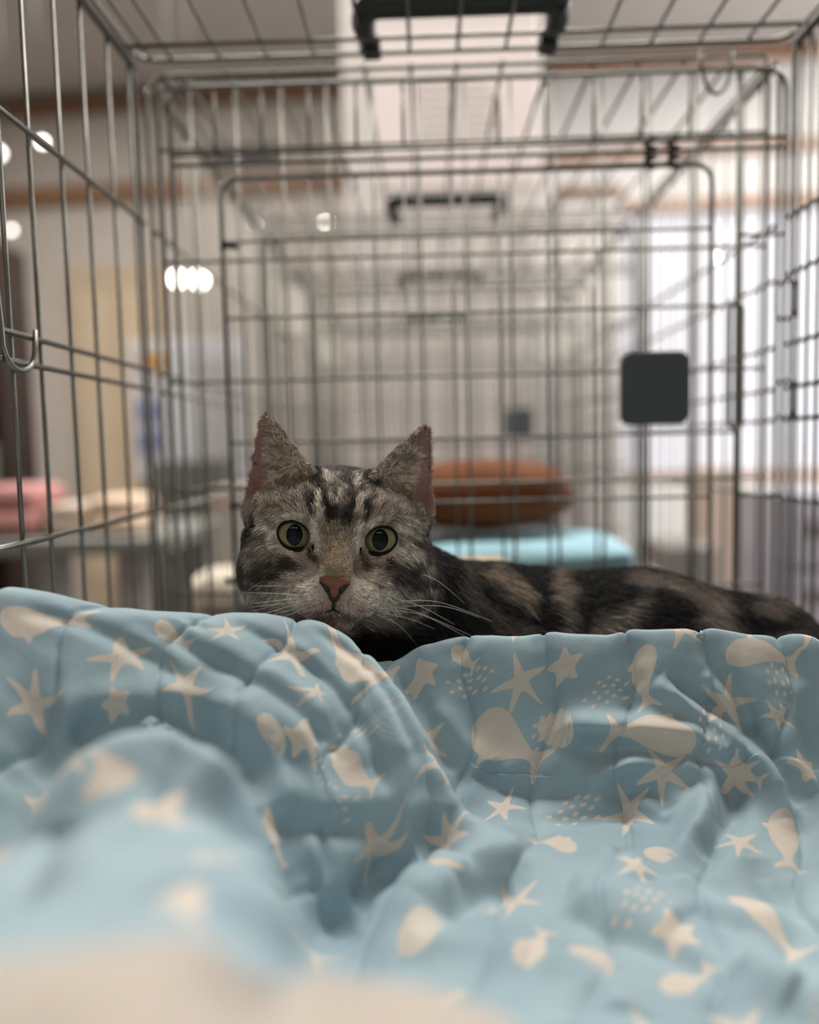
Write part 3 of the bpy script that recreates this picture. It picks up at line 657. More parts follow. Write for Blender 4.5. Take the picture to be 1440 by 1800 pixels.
def mr(src, a, b_, c0=0, c1=1):
    m = N('ShaderNodeMapRange'); m.interpolation_type = 'SMOOTHSTEP'; Lk(src, m.inputs['Value']); m.inputs['From Min'].default_value = a; m.inputs['From Max'].default_value = b_; m.inputs['To Min'].default_value = c0; m.inputs['To Max'].default_value = c1; return m.outputs[0]
def mixc(fac, A, B, mode='MIX'):
    m = N('ShaderNodeMix'); m.data_type = 'RGBA'; m.blend_type = mode
    if hasattr(fac, 'links'): Lk(fac, m.inputs[0])
    else: m.inputs[0].default_value = fac
    for s, v in ((6, A), (7, B)):
        if hasattr(v, 'links'): Lk(v, m.inputs[s])
        else: m.inputs[s].default_value = (*v, 1)
    return m.outputs[2]
BLUE = srgb((152, 192, 210)); CREAM = srgb((208, 197, 184))
cmb = N('ShaderNodeCombineXYZ'); Lk(attr('cu'), cmb.inputs[0]); Lk(attr('cv'), cmb.inputs[1])
nz_ = N('ShaderNodeTexNoise'); nz_.inputs['Scale'].default_value = 22; nz_.inputs['Detail'].default_value = 4; Lk(cmb.outputs[0], nz_.inputs['Vector'])
blue = mixc(mr(nz_.outputs['Fac'], .3, .7), srgb((143, 167, 178)), srgb((156, 179, 187)))
pr = mr(attr('print'), .35, -.35)
colr = mixc(pr, blue, CREAM)
colr = mixc(mr(attr('hem'), .4, -.4), colr, srgb((188, 177, 166)))
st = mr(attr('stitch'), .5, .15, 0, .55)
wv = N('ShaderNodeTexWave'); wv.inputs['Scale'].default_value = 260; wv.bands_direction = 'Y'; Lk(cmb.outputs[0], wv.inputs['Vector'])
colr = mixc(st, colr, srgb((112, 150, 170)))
Lk(colr, b.inputs['Base Color']); b.inputs['Roughness'].default_value = .62; b.inputs['Sheen Weight'].default_value = .15; b.inputs['Specular IOR Level'].default_value = .35
w1 = N('ShaderNodeTexWave'); w1.inputs['Scale'].default_value = 620; w1.bands_direction = 'DIAGONAL'; Lk(cmb.outputs[0], w1.inputs['Vector'])
bp = N('ShaderNodeBump'); bp.inputs['Strength'].default_value = .12; bp.inputs['Distance'].default_value = .0004; Lk(w1.outputs['Fac'], bp.inputs['Height'])
n3 = N('ShaderNodeTexNoise'); n3.inputs['Scale'].default_value = 160; n3.inputs['Detail'].default_value = 3; Lk(cmb.outputs[0], n3.inputs['Vector'])
bp2 = N('ShaderNodeBump'); bp2.inputs['Strength'].default_value = .25; bp2.inputs['Distance'].default_value = .0012; Lk(n3.outputs['Fac'], bp2.inputs['Height']); Lk(bp.outputs[0], bp2.inputs['Normal']); Lk(bp2.outputs[0], b.inputs['Normal'])
quilt = link('quilt', me, QM); tag(quilt, 'light blue quilted blanket printed with cream whales and starfish, heaped before the cat', 'blanket')
sol = quilt.modifiers.new('thickness', 'SOLIDIFY'); sol.thickness = .004; sol.offset = -1

# ------------------------------------------------------------------ cat: one continuous body from blended volumes
right = Vector(MC[:, 0]); upv = Vector(MC[:, 1])
HC = P(593.5, 944.5, .457)
HF = (CAM - HC).normalized()
a_ = R(3.4); HU = (right * math.sin(a_) + upv * math.cos(a_)); HU = (HU - HF * HU.dot(HF)).normalized(); HR = HU.cross(HF) * -1
HR = HF.cross(HU) * -1 if (HF.cross(HU) * -1).dot(right) > 0 else HF.cross(HU)
HM = np.array([HR, HF, HU]); H0 = np.array(HC)           # rows: local axes
def h2w(p): return np.asarray(p) * .01 @ HM + H0         # head cm -> world m
def w2h(p): return (np.asarray(p) - H0) @ HM.T * 100
def sminf(a, b, k):
    h = np.clip(.5 + .5 * (b - a) / k, 0, 1); return b * (1 - h) + a * h - k * h * (1 - h)
def ell(x, y, z, c, r):
    px, py, pz = (x - c[0]) / r[0], (y - c[1]) / r[1], (z - c[2]) / r[2]
    k0 = np.sqrt(px * px + py * py + pz * pz) + 1e-6; k1 = np.sqrt((px / r[0]) ** 2 + (py / r[1]) ** 2 + (pz / r[2]) ** 2) + 1e-6
    return k0 * (k0 - 1) / k1
def cap(x, y, z, a, b, ra, rb):
    ax, ay, az = a; ex, ey, ez = b[0] - ax, b[1] - ay, b[2] - az
    t = np.clip(((x - ax) * ex + (y - ay) * ey + (z - az) * ez) / (ex * ex + ey * ey + ez * ez), 0, 1)
    return np.sqrt((x - ax - ex * t) ** 2 + (y - ay - ey * t) ** 2 + (z - az - ez * t) ** 2) - (ra + (rb - ra) * t)
EAR = {-1: [(-5.35, 1.3), (-1.75, 3.6), (-4.72, 6.9)], 1: [(5.4, 1.5), (1.85, 3.6), (4.87, 6.9)]}
EYE = 2.42
def ear_surf(s, x, z):
    """depth of the ear's middle surface and the normalised position across it"""
    xo, xi = s * x, 0
    zt = np.clip((z - 1.5) / 5.5, 0, 1.1)
    mid = 3.55 + 1.15 * zt; hw = 2.0 * (1 - zt) + .35
    t = (s * x - mid) / hw
    return -3.9 + .5 * zt + 1.25 * np.clip(t * t, 0, 1.6) * (1 - .45 * zt) - .35 * t, t
def head_sdf(x, y, z):
    ax = np.abs(x)
    d = ell(x, y, z, (0, -4.0, .35), (4.9, 4.4, 3.95))
    d = sminf(d, ell(ax, y, z, (2.75, -3.2, -2.1), (2.85, 3.0, 2.9)), 1.2)           # cheeks
    d = sminf(d, ell(ax, y, z, (2.1, -1.7, 1.3), (1.7, 1.6, 1.2)), 1.0)             # brows
    d = sminf(d, cap(x, y, z, (0, -1.0, 1.0), (0, 1.15, -1.9), 1.15, .85), 1.0)      # nose bridge
    d = sminf(d, ell(ax, y, z, (1.05, .35, -3.35), (1.45, 1.35, 1.15)), .8)         # whisker pads
    d = sminf(d, ell(x, y, z, (0, .1, -4.55), (1.2, 1.15, .85)), .5)                # chin
    d = sminf(d, ell(ax, y, z, (2.6, -1.5, -2.0), (1.5, 1.2, 1.4)), 1.0)
    d = sminf(d, ell(ax, y, z, (3.9, -3.4, .6), (1.45, 1.8, 1.6)), 1.0)
    for s in (-1, 1):
        v = EAR[s]; (x0, z0), (x1, z1), (x2, z2) = v
        q = poly_sd(x, z, v) - .36
        ys, t = ear_surf(s, x, z)
        e = np.maximum(q, np.abs(y - ys) - .17) * .8
        d = sminf(d, e, .8)
        b = ell(x, y, z, (s * 4.7, -2.6, 1.6), (.35, .5, .8)); d = sminf(d, b, .5)  # fold at the outer root of the ear
    zs = z - .14 * (ax - EYE); sock = np.sqrt((ax - EYE) ** 2 + (y + .35) ** 2 + np.where(zs > 0, zs * 1.17, zs) ** 2) - .93
    d = -sminf(-d, sock, .28)
    d = sminf(d, 9 + 0 * d, .01)
    return d
def surface_nets(f, org, h):
    s = f < 0; nx, ny, nz_ = f.shape
    cell = np.zeros((nx - 1, ny - 1, nz_ - 1), np.int8); cs = [(i, j, k) for i in (0, 1) for j in (0, 1) for k in (0, 1)]
    for i, j, k in cs: cell += s[i:nx - 1 + i, j:ny - 1 + j, k:nz_ - 1 + k]
    act = (cell > 0) & (cell < 8); idx = np.full(cell.shape, -1, np.int64); ii = np.argwhere(act); idx[act] = np.arange(len(ii))
    acc = np.zeros((len(ii), 3)); cnt = np.zeros(len(ii))
    for ax in range(3):
        for o in ((0, 0), (0, 1), (1, 0), (1, 1)):
            c0 = np.zeros(3, int); other = [a for a in range(3) if a != ax]; c0[other[0]], c0[other[1]] = o
            c1 = c0.copy(); c1[ax] = 1
            a = f[tuple((ii + c0).T)]; b = f[tuple((ii + c1).T)]; m = (a < 0) != (b < 0)
            t = np.where(m, a / np.where(m, a - b, 1), 0); p = np.tile(c0.astype(float), (len(ii), 1)); p[:, ax] = t
            acc += p * m[:, None]; cnt += m
    verts = (ii + acc / cnt[:, None]) * h + org
    faces = []
    for ax in range(3):
        o1, o2 = [(1, 2), (2, 0), (0, 1)][ax]
        sl0 = [slice(None)] * 3; sl1 = [slice(None)] * 3; sl0[ax] = slice(0, -1); sl1[ax] = slice(1, None)
        a = s[tuple(sl0)]; b = s[tuple(sl1)]
        for flip in (0, 1):
            e = np.argwhere((a & ~b) if not flip else (~a & b))
            e = e[(e[:, o1] > 0) & (e[:, o2] > 0) & (e[:, o1] < f.shape[o1] - 1) & (e[:, o2] < f.shape[o2] - 1)]
            q = []
            for d1, d2 in ((1, 1), (0, 1), (0, 0), (1, 0)):
                c = e.copy(); c[:, o1] -= d1; c[:, o2] -= d2; q.append(idx[tuple(c.T)])
            q = np.stack(q, 1); faces.append(q[:, ::-1] if flip else q)
    return verts, np.concatenate(faces)
def body_sdf(x, y, z):
    d = cap(x, y, z, (.045, .575, .797), (.15, .585, .789), .072, .068)
    d = sminf(d, cap(x, y, z, (.15, .585, .789), (.235, .60, .783), .068, .056), .02)
    d = sminf(d, ell(x, y, z, (.21, .62, .775), (.066, .055, .047)), .02)
    hb = h2w((0, -5.2, -2.2)); sh = (.03, .565, .805)
    d = sminf(d, cap(x, y, z, tuple(hb), sh, .040, .056), .02)
    d = sminf(d, ell(x, y, z, (-.015, .535, .80), (.055, .048, .055)), .025)
    for s in (0, 1):
        d = sminf(d, cap(x, y, z, (.02 + s * .05, .53 - s * .005, .772), (-.07 + s * .06, .512 + s * .0, .770), .021, .016), .012)
        d = sminf(d, ell(x, y, z, (-.085 + s * .06, .512, .768), (.017, .013, .012)), .008)
    d = sminf(d, cap(x, y, z, (.21, .56, .775), (.13, .53, .772), .024, .017), .015)
    tl = [(.24, .655, .775), (.20, .685, .768), (.12, .692, .768), (.03, .685, .768), (-.03, .66, .768)]
    for a, b in zip(tl[:-1], tl[1:]): d = sminf(d, cap(x, y, z, a, b, .015, .014), .01)
    return d
hs = .0019
lo = np.array([-.135, .405, .742]); hi = np.array([.308, .715, 1.045])
nn = np.ceil((hi - lo) / hs).astype(int)
AX = [lo[i] + np.arange(nn[i]) * hs for i in range(3)]
f = np.full(tuple(nn), .03, np.float32)
# coarse pass keeps the fine evaluation to the cells near the skin
zi = AX[2]; X3, Y3, Z3 = np.meshgrid(*[a.astype(np.float32) for a in AX], indexing='ij', copy=True)
m = (Z3 < .93)
f[m] = body_sdf(X3[m], Y3[m], Z3[m])
m = (X3 < .045) & (Y3 < .60) & (Z3 > .80)
pw = np.stack([X3[m], Y3[m], Z3[m]], 1).astype(np.float64); hl = w2h(pw)
fh = head_sdf(hl[:, 0], hl[:, 1], hl[:, 2]) * .01
f[m] = sminf(f[m].astype(np.float64), fh, .018)
# it rests on the cloth: the underside follows the heaped surface
def bil(arr, x, y):
    i = np.clip(np.searchsorted(QX, x) - 1, 0, NX - 2); j = np.clip(np.searchsorted(QY, y) - 1, 0, NY - 2)
    tx = np.clip((x - QX[i]) / (QX[i + 1] - QX[i]), 0, 1); ty = np.clip((y - QY[j]) / (QY[j + 1] - QY[j]), 0, 1)
    return (arr[j, i] * (1 - tx) + arr[j, i + 1] * tx) * (1 - ty) + (arr[j + 1, i] * (1 - tx) + arr[j + 1, i + 1] * tx) * ty
hx_, hy_ = np.meshgrid(AX[0], AX[1], indexing='ij')
HQ = bil(QP[:, 2].reshape(NY, NX), hx_.ravel(), hy_.ravel()).reshape(hx_.shape)
f = np.maximum(f, ((HQ[:, :, None] + .0035 - Z3) * .7).astype(np.float32))
CV, CF = surface_nets(f, lo, hs)
# relax a little
E = np.concatenate([CF[:, [0, 1]], CF[:, [1, 2]], CF[:, [2, 3]], CF[:, [3, 0]]])
for _ in range(2):
    s_ = np.zeros_like(CV); c_ = np.zeros(len(CV))
    np.add.at(s_, E[:, 0], CV[E[:, 1]]); np.add.at(c_, E[:, 0], 1); np.add.at(s_, E[:, 1], CV[E[:, 0]]); np.add.at(c_, E[:, 1], 1)
    CV = CV * .5 + .5 * s_ / c_[:, None]
# keep the skin above the cloth
TR = np.concatenate([CF[:, [0, 1, 2]], CF[:, [0, 2, 3]]])
fn = np.cross(CV[TR[:, 1]] - CV[TR[:, 0]], CV[TR[:, 2]] - CV[TR[:, 0]]); VN = np.zeros_like(CV)
for k in range(3): np.add.at(VN, TR[:, k], fn)
VN /= np.linalg.norm(VN, axis=1)[:, None] + 1e-12
bvh = BVHTree.FromPolygons(CV.tolist(), TR.tolist())
def onface(x, z, lift=0.0):
    """head-local point on the face skin in front of (x,z), lifted by lift cm"""
    o = Vector(h2w((x, 9, z))); h = bvh.ray_cast(o, Vector(-HM[1]))
    y = w2h(np.array(h[0]))[1] if h[0] is not None else -1
    return (x, y + lift, z)

# ---- coat colours: strokes in the picture frame of the face and flank, stored per hair and per skin vertex
def hpx(p):
    """nominal face-plane pixel of a head-local point (marking coordinates)"""
    return p
def cseg(x, y, a, b):
    ex, ey = b[0] - a[0], b[1] - a[1]; t = np.clip(((x - a[0]) * ex + (y - a[1]) * ey) / (ex * ex + ey * ey + 1e-9), 0, 1)
    return np.hypot(x - a[0] - ex * t, y - a[1] - ey * t)
DK = np.array(srgb((26, 22, 21))); LT = np.array(srgb((206, 194, 180))); GR = np.array(srgb((134, 122, 110))); TAN = np.array(srgb((138, 120, 97))); PK = np.array(srgb((158, 128, 118))); WH = np.array(srgb((196, 184, 172))); BRD = np.array(srgb((58, 38, 30)))
# face strokes: (x1,y1,x2,y2,width,colour,strength) in the 1440-px face crop (3x, origin 380,690)
FS = [(500,370,545,440,42,DK,.95),(545,440,505,470,34,DK,.8),(620,400,730,410,48,DK,.8),(700,410,690,470,40,DK,.8),(590,470,620,520,40,DK,.6),(780,395,835,480,44,DK,.95),(840,420,850,480,30,DK,.7),
 (545,500,590,600,30,DK,.9),(590,600,600,670,32,DK,.85),(500,560,490,670,28,DK,.8),(480,520,500,600,22,DK,.5),(640,550,615,650,30,DK,.85),(690,470,715,560,26,DK,.8),(725,590,695,690,38,DK,.85),(750,520,740,610,24,DK,.8),(800,590,778,690,26,DK,.85),(820,540,800,600,22,DK,.6),(600,620,690,690,46,DK,.6),(650,690,650,740,60,DK,.3),
 (540,560,545,660,20,LT,.8),(765,560,760,650,20,LT,.8),(660,540,650,600,16,LT,.6),(600,560,620,600,12,LT,.5),(740,440,735,500,16,LT,.5),(580,440,600,480,20,LT,.6),
 (205,700,215,740,40,DK,.95),(180,740,150,830,34,DK,.8),(150,840,165,960,30,DK,.7),(270,890,390,920,44,DK,.75),(390,920,420,900,30,DK,.6),(180,905,260,950,36,DK,.7),(230,970,330,960,30,DK,.7),(140,960,190,1000,26,DK,.7),(200,1015,330,1022,14,DK,.7),(330,960,380,985,20,DK,.5),(130,1000,140,1090,26,DK,.6),(170,1100,240,1120,24,DK,.7),(260,1120,330,1150,18,DK,.6),(340,1030,420,1020,10,DK,.6),(420,1000,440,1030,14,DK,.6),(350,1075,420,1060,8,DK,.6),
 (880,900,1010,920,46,DK,.75),(1010,905,1090,870,30,DK,.6),(930,975,1080,955,32,DK,.75),(1010,1005,1150,975,26,DK,.75),(1040,750,1090,800,30,DK,.7),(1120,740,1190,830,42,DK,.8),(1100,850,1190,910,30,DK,.75),(1130,950,1190,1000,30,DK,.8),(880,1035,1010,1020,10,DK,.6),(1000,1130,1110,1065,28,DK,.8),(1060,1210,1160,1120,30,DK,.85),(950,1180,1040,1140,18,DK,.6),(740,1050,880,1050,9,DK,.6),(730,1090,900,1095,9,DK,.6),(960,1240,1050,1200,22,DK,.7),
 (470,650,340,650,26,LT,.5),(330,610,230,620,40,TAN,.5),(240,560,300,520,40,LT,.35),(250,680,330,760,30,LT,.7),(300,800,440,870,20,WH,.8),(440,870,470,860,22,PK,.9),(515,700,545,830,28,WH,.95),(755,720,745,830,26,WH,.95),(800,700,900,670,18,LT,.7),(960,690,1010,740,26,LT,.7),(1000,800,880,875,20,WH,.8),(840,890,880,890,20,PK,.9),(1040,830,960,880,24,LT,.5),
 (640,800,640,900,90,TAN,.7),(600,760,560,860,20,GR,.5),(640,950,640,960,90,TAN,.45),(500,1060,440,1080,110,LT,.7),(560,1120,500,1150,70,PK,.6),(760,1080,860,1090,90,LT,.7),(700,1120,740,1160,60,PK,.6),(470,980,540,960,40,LT,.6),(760,980,830,970,40,LT,.6),(620,1170,640,1190,60,PK,.4),(560,1190,720,1200,26,DK,.5),(620,1220,700,1230,40,PK,.4),
 (455,985,470,990,7,DK,.7),(500,1000,512,1003,6,DK,.7),(430,1015,446,1020,7,DK,.7),(480,1030,495,1032,6,DK,.6),(525,1035,540,1038,6,DK,.5),(400,1050,470,1058,6,DK,.5),(760,1030,772,1030,6,DK,.6),(800,1045,815,1048,6,DK,.7),(850,1030,866,1032,7,DK,.7),(770,1075,785,1078,6,DK,.6),(830,1085,850,1088,6,DK,.6),(560,1180,700,1185,22,DK,.45),(500,820,515,890,16,BRD,.9),(775,850,790,930,15,BRD,.9),(200,640,160,680,30,DK,.5),(1060,620,1140,680,36,DK,.4),(900,620,1000,600,30,DK,.3),(330,580,420,540,26,DK,.25)]
def face_color(p):
    """p: head-local cm. Returns linear rgb of the coat."""
    sx = 31.5 / (1 - p[:, 1] * .0) ; k = 31.5 * .457 / (.457 - p[:, 1] * .01)
    cr, sr = math.cos(R(3.4)), math.sin(R(3.4))
    dx, dy = p[:, 0] * k, p[:, 2] * k
    X = (593.5 + dx * cr + dy * sr - 380) * 3; Y = (944.5 + dx * sr - dy * cr - 690) * 3
    n1 = vnoise(p * 2.2, 11); n2 = vnoise(p * 2.2 + 40, 12); n3 = vnoise(p * 6, 13); n4 = vnoise(p * 6 + 9, 14)
    X = X + n1 * 14 + n3 * 9; Y = Y + n2 * 14 + n4 * 9
    base = GR[None] * (1 + .28 * vnoise(p * 1.3 + 3, 15)[:, None] + .2 * vnoise(p * 5 + 3, 17)[:, None])
    c = base
    for x1, y1, x2, y2, wd, col, s in FS:
        d = cseg(X, Y, (x1, y1), (x2, y2)); a = min(1, s * 1.12) * np.clip(1.3 - d / wd, 0, 1) ** (.8 if col is DK else 1.0)
        c = c * (1 - a[:, None]) + col[None] * a[:, None]
    # back of the head and neck: broad dark bands
    bk = np.clip((-p[:, 1] - 3.6) / 2.0, 0, 1) * (1 - np.clip((p[:, 2] - 5) / 1, 0, 1) * 0)
    band = np.clip(.5 + 1.2 * np.sin(p[:, 0] * 1.3 + p[:, 2] * 1.1 + n1 * 1.5), 0, 1)
    cb = GR[None] * .55 * (1 - band[:, None]) + DK[None] * band[:, None]
    c = c * (1 - bk[:, None]) + cb * bk[:, None]
    return np.clip(c, 0, 1)
BD = np.array(srgb((14, 12, 12))); BG = np.array(srgb((138, 126, 116))); BT = np.array(srgb((142, 128, 112))); BM = np.array(srgb((80, 71, 65)))
BS = [(125,210,140,290,50,BM,.9),(140,290,250,400,44,BM,.9),(230,215,350,320,46,BT,.85),(465,200,490,300,40,BG,.75),(490,300,480,450,46,BG,.7),(260,390,430,450,46,BM,1),(600,430,720,380,60,BG,.7),(720,380,770,320,30,BG,.5),(740,240,890,280,42,BG,.7),(960,290,1040,330,60,BG,.7),(1000,380,1080,420,70,BG,.75),(1180,330,1270,360,44,BG,.6),(1220,455,1330,440,28,BG,.7),(1340,400,1400,440,40,BM,.6),(180,450,260,470,40,BM,.8),(60,470,140,500,34,BM,.6),(560,470,470,460,40,BM,.8),(860,450,1000,460,30,BM,.9),(100,180,200,180,20,BM,.5)]
def body_color(pw):
    # flank marking coordinates: along the body (x) and height, as seen from the cat's left side
    u, v, _ = proj(pw)
    X = (u - 740) * 2.057; Y = (v - 900) * 2.057
    q = pw * 100
    X = X + vnoise(q * .8, 21) * 24 + vnoise(q * 3, 22) * 12; Y = Y + vnoise(q * .8 + 30, 23) * 24 + vnoise(q * 3 + 9, 24) * 12
    c = np.tile(BD[None], (len(pw), 1)) * (1 + .2 * vnoise(q * 2, 25)[:, None])
    for x1, y1, x2, y2, wd, col, s in BS:
        d = cseg(X, Y, (x1, y1), (x2, y2)); a = s * np.clip(1.3 - d / (wd * .78), 0, 1)
        c = c * (1 - a[:, None]) + col[None] * a[:, None]
    return np.clip(c, 0, 1)
def region(pw):
    """0 body .. 1 head"""
    p = w2h(pw); hd = np.clip((head_sdf(p[:, 0], p[:, 1], p[:, 2]) - .1) / .8, 0, 1)
    back = np.clip((-p[:, 1] - 5.2) / 1.2, 0, 1); low = np.clip((-p[:, 2] - 4.9) / .5, 0, 1)
    return (1 - hd) * (1 - back) * (1 - low)
def ear_in(p):
    """how far a head-local point lies on the inside of an ear: weight, across position (+1 outer rim), height"""
    s = np.where(p[:, 0] > 0, 1, -1); wgt = np.zeros(len(p)); tt = np.zeros(len(p))
    for sg in (-1, 1):
        m = s == sg
        q = poly_sd(p[m, 0], p[m, 2], EAR[sg]); ys, t = ear_surf(sg, p[m, 0], p[m, 2])
        ww = np.clip((-q + .48) / .22, 0, 1) * np.clip(1 - np.abs(p[m, 1] - ys - .17) / .22, 0, 1) * np.clip((p[m, 2] - 1.9 - .0 * t) / .6, 0, 1)
        wgt[m] = ww; tt[m] = t
    return wgt, tt, p[:, 2]
EARP = np.array(srgb((160, 126, 120))); EARD = np.array(srgb((128, 80, 68)))
def coat(pw):
    p = w2h(pw); r = region(pw)[:, None]; c = face_color(p) * r + body_color(pw) * (1 - r)
    wgt, t, z = ear_in(p)
    ec = EARP[None] * (1 + .15 * vnoise(p * 3, 31)[:, None]); lowr = np.clip((4.0 - z) / 1.6, 0, 1)[:, None] * np.clip((t - .1) / .6, 0, 1)[:, None]
    ec = ec * (1 - .6 * lowr) + EARD[None] * .6 * lowr
    inn = np.clip((.0 - t) / .5, 0, 1)[:, None]; ec = ec * (1 - inn) + GR[None] * .9 * inn
    c = c * (1 - wgt[:, None]) + ec * wgt[:, None]
    return c
ccol = coat(CV)
me = bpy.data.meshes.new('cat'); me.from_pydata(CV.tolist(), [], CF.tolist()); me.update(); me.polygons.foreach_set('use_smooth', [True] * len(CF))
at = me.color_attributes.new('coat', 'FLOAT_COLOR', 'POINT'); at.data.foreach_set('color', np.concatenate([ccol, np.ones((len(CV), 1))], 1).astype(np.float32).ravel())
def coat_mat(name, attrname, rough, spec):
    m = bpy.data.materials.new(name); m.use_nodes = True; nt = m.node_tree; b = nt.nodes['Principled BSDF']
    a = nt.nodes.new('ShaderNodeAttribute'); a.attribute_name = attrname; nt.links.new(a.outputs['Color'], b.inputs['Base Color'])
    b.inputs['Roughness'].default_value = rough; b.inputs['Specular IOR Level'].default_value = spec; return m
cat = link('cat', me, coat_mat('cat_skin', 'coat', .8, .1))
tag(cat, 'silver brown tabby cat with green eyes lying with its chin on the blue quilt', 'cat')

# ---- fur
areaT = .5 * np.linalg.norm(fn, axis=1)
cen = CV[TR].mean(1); cenh = w2h(cen); regT = region(cen)
dens = np.where(regT > .4, 1.0, .42)
dens *= np.where((regT > .4) & (cenh[:, 1] < -5.5), .4, 1)
dens *= np.where((regT < .4) & ((cen[:, 2] < .80) | (cen[:, 1] > .63)), .25, 1)
def make_fur(name, NH, sel, mat_):
    pr = areaT * dens * sel; pr = pr / pr.sum(); ti = rng.choice(len(TR), NH, p=pr)
    r1 = np.sqrt(rng.random(NH)); r2 = rng.random(NH); bw = np.stack([1 - r1, r1 * (1 - r2), r1 * r2], 1)
    pts = (CV[TR[ti]] * bw[:, :, None]).sum(1); nor = (VN[TR[ti]] * bw[:, :, None]).sum(1); nor /= np.linalg.norm(nor, axis=1)[:, None]
    p = w2h(pts); rg = region(pts); ew, et, ez = ear_in(p)
    # bald places: eyes, nose leather, mouth line
    de = np.minimum(*[np.hypot((p[:, 0] - q_) / 1.0, np.where(p[:, 2] - .13 * (np.abs(p[:, 0]) - EYE) > 0, (p[:, 2] - .13 * (np.abs(p[:, 0]) - EYE)) / .80, p[:, 2] / .93)) for q_ in (EYE, -EYE)])
    keep = ~((de < 1.02) & (p[:, 1] > -2.2))
    keep &= ~((poly_sd(p[:, 0], p[:, 2], [(-.85, -2.15), (.85, -2.15), (.75, -2.7), (.2, -3.35), (-.2, -3.35), (-.75, -2.7)]) < .02) & (p[:, 1] > .5))
    keep &= ~((ew > .4) & (et > .12 + .5 * np.clip((ez - 3.4) / 2.5, 0, 1)) & (rng.random(NH) < .85))
    pts, nor, p, rg, ew, et, ez, de = [a[keep] for a in (pts, nor, p, rg, ew, et, ez, de)]; n = len(pts)
    # growth direction: away from the nose on the head, backwards and down on the body
    fx = p[:, 0]; fz = p[:, 2] + 2.0
    dl = np.stack([fx * .9, -.9 - .25 * np.hypot(fx, fz), fz], 1)
    up = (np.abs(p[:, 0]) < 2.2) & (p[:, 2] > .8); dl[up] = np.stack([fx[up] * .35, -.5 + 0 * fx[up], 1.6 + 0 * fx[up]], 1)
    muz = (p[:, 2] < -2.2) & (np.abs(p[:, 0]) < 3.0); dl[muz] = np.stack([fx[muz] * 1.1, -.8 + 0 * fx[muz], -.55 + 0 * fx[muz]], 1)
    chk = (np.abs(p[:, 0]) > 3) & (p[:, 2] < 1.5); dl[chk] = np.stack([np.sign(fx[chk]) * 1.4, -1.0 + 0 * fx[chk], -.75 + .12 * p[chk, 2]], 1)
    ei = ew > .3; dl[ei] = np.stack([np.sign(p[ei, 0]) * 1.0, .35 + 0 * p[ei, 0], .25 - .12 * (p[ei, 2] - 4)], 1)
    dh = dl @ HM; dh /= np.linalg.norm(dh, axis=1)[:, None]
    db = np.tile(np.array([[1, .0, -.45]]), (n, 1)); db[:, 2] += vnoise(pts * 22, 41) * .5; db[:, 0] += vnoise(pts * 22 + 7, 42) * .4
    db /= np.linalg.norm(db, axis=1)[:, None]
    d = dh * rg[:, None] + db * (1 - rg[:, None])
    d += rng.normal(0, .16, (n, 3)); clump = np.stack([vnoise(pts * 330 + k * 31, 50 + k) for k in range(3)], 1); d += clump * .26
    d -= nor * (d * nor).sum(1)[:, None]; d /= np.linalg.norm(d, axis=1)[:, None] + 1e-9
    # length in metres
    dn = np.hypot(p[:, 0], (p[:, 2] + 2.5) * .9)
    lh = .0022 + .0011 * np.clip(dn - .8, 0, 5); lh = np.where((np.abs(p[:, 0]) > 3.4) & (p[:, 2] < .5), lh * 1.4, lh); lh = np.where(de < 1.5, lh * .6, lh); lh = np.where((np.abs(p[:, 0]) > 4.3) & (p[:, 2] > .3), np.minimum(lh, .0034), lh)
    earz = np.minimum(poly_sd(p[:, 0], p[:, 2], EAR[-1]), poly_sd(p[:, 0], p[:, 2], EAR[1])) < .5
    lh = np.where(earz & (p[:, 2] > 3.0), np.minimum(lh, .0020), lh); inner = np.minimum(poly_sd(p[:, 0], p[:, 2], EAR[-1]), poly_sd(p[:, 0], p[:, 2], EAR[1])) < -.25
    lh = np.where(ei & (et < .3), np.where(inner, .0075, .0022), lh); lh = np.where(ei & (et >= .3), .003, lh)
    L = lh * rg + .0150 * (1 - rg); L *= rng.uniform(.7, 1.2, n)
    lift = np.where(rg > .5, .30, .42) + rng.normal(0, .08, n); lift = np.where(ei, .32, lift)
    K = 5; s = np.linspace(0, 1, K)[None, :, None]
    ang = lift[:, None, None] * (1.25 - 1.0 * s)
    pos = pts[:, None] - nor[:, None] * .0003 + L[:, None, None] * (d[:, None] * s + nor[:, None] * ang * s)
    pos[:, :, 2] -= (s[:, :, 0] ** 2) * L[:, None] * .06
    c = coat(pts)
    flow = np.stack([(pts * d).sum(1) * 0 + (np.cross(d, nor) * pts).sum(1) * 900, pts[:, 0] * 260, pts[:, 2] * 260], 1)
    fine = vnoise(pts * 1000, 81) * .5 + vnoise(pts * 480 + 5, 82) * .5
    lum = np.exp(rng.normal(np.where(rg > .5, .24, .06), .36, n) + fine * np.where(rg > .5, .62, .45)); pale = rng.random(n)
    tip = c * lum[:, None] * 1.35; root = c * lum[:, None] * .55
    wht = (rg > .5) & (pale < .16) & (c.mean(1) > .07); tip[wht] = tip[wht] * .4 + WH[None] * .55
    dkh = (rg > .5) & (pale > .90); tip[dkh] *= .35
    bwt = (rg < .5) & (pale < .03); tip[bwt] = tip[bwt] * .6 + BG[None] * .3
    inn = ei & (et < .35); streak = vnoise(np.stack([p[:, 2] * 5, p[:, 0] * .8], 1), 61)
    cin = GR[None] * (1.5 + .9 * streak[:, None]) * lum[:, None]; tip[inn] = (cin * 1.3)[inn]; root[inn] = (cin * .7)[inn]
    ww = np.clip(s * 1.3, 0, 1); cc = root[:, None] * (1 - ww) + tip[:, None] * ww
    hc = bpy.data.hair_curves.new(name); hc.add_curves([K] * n)
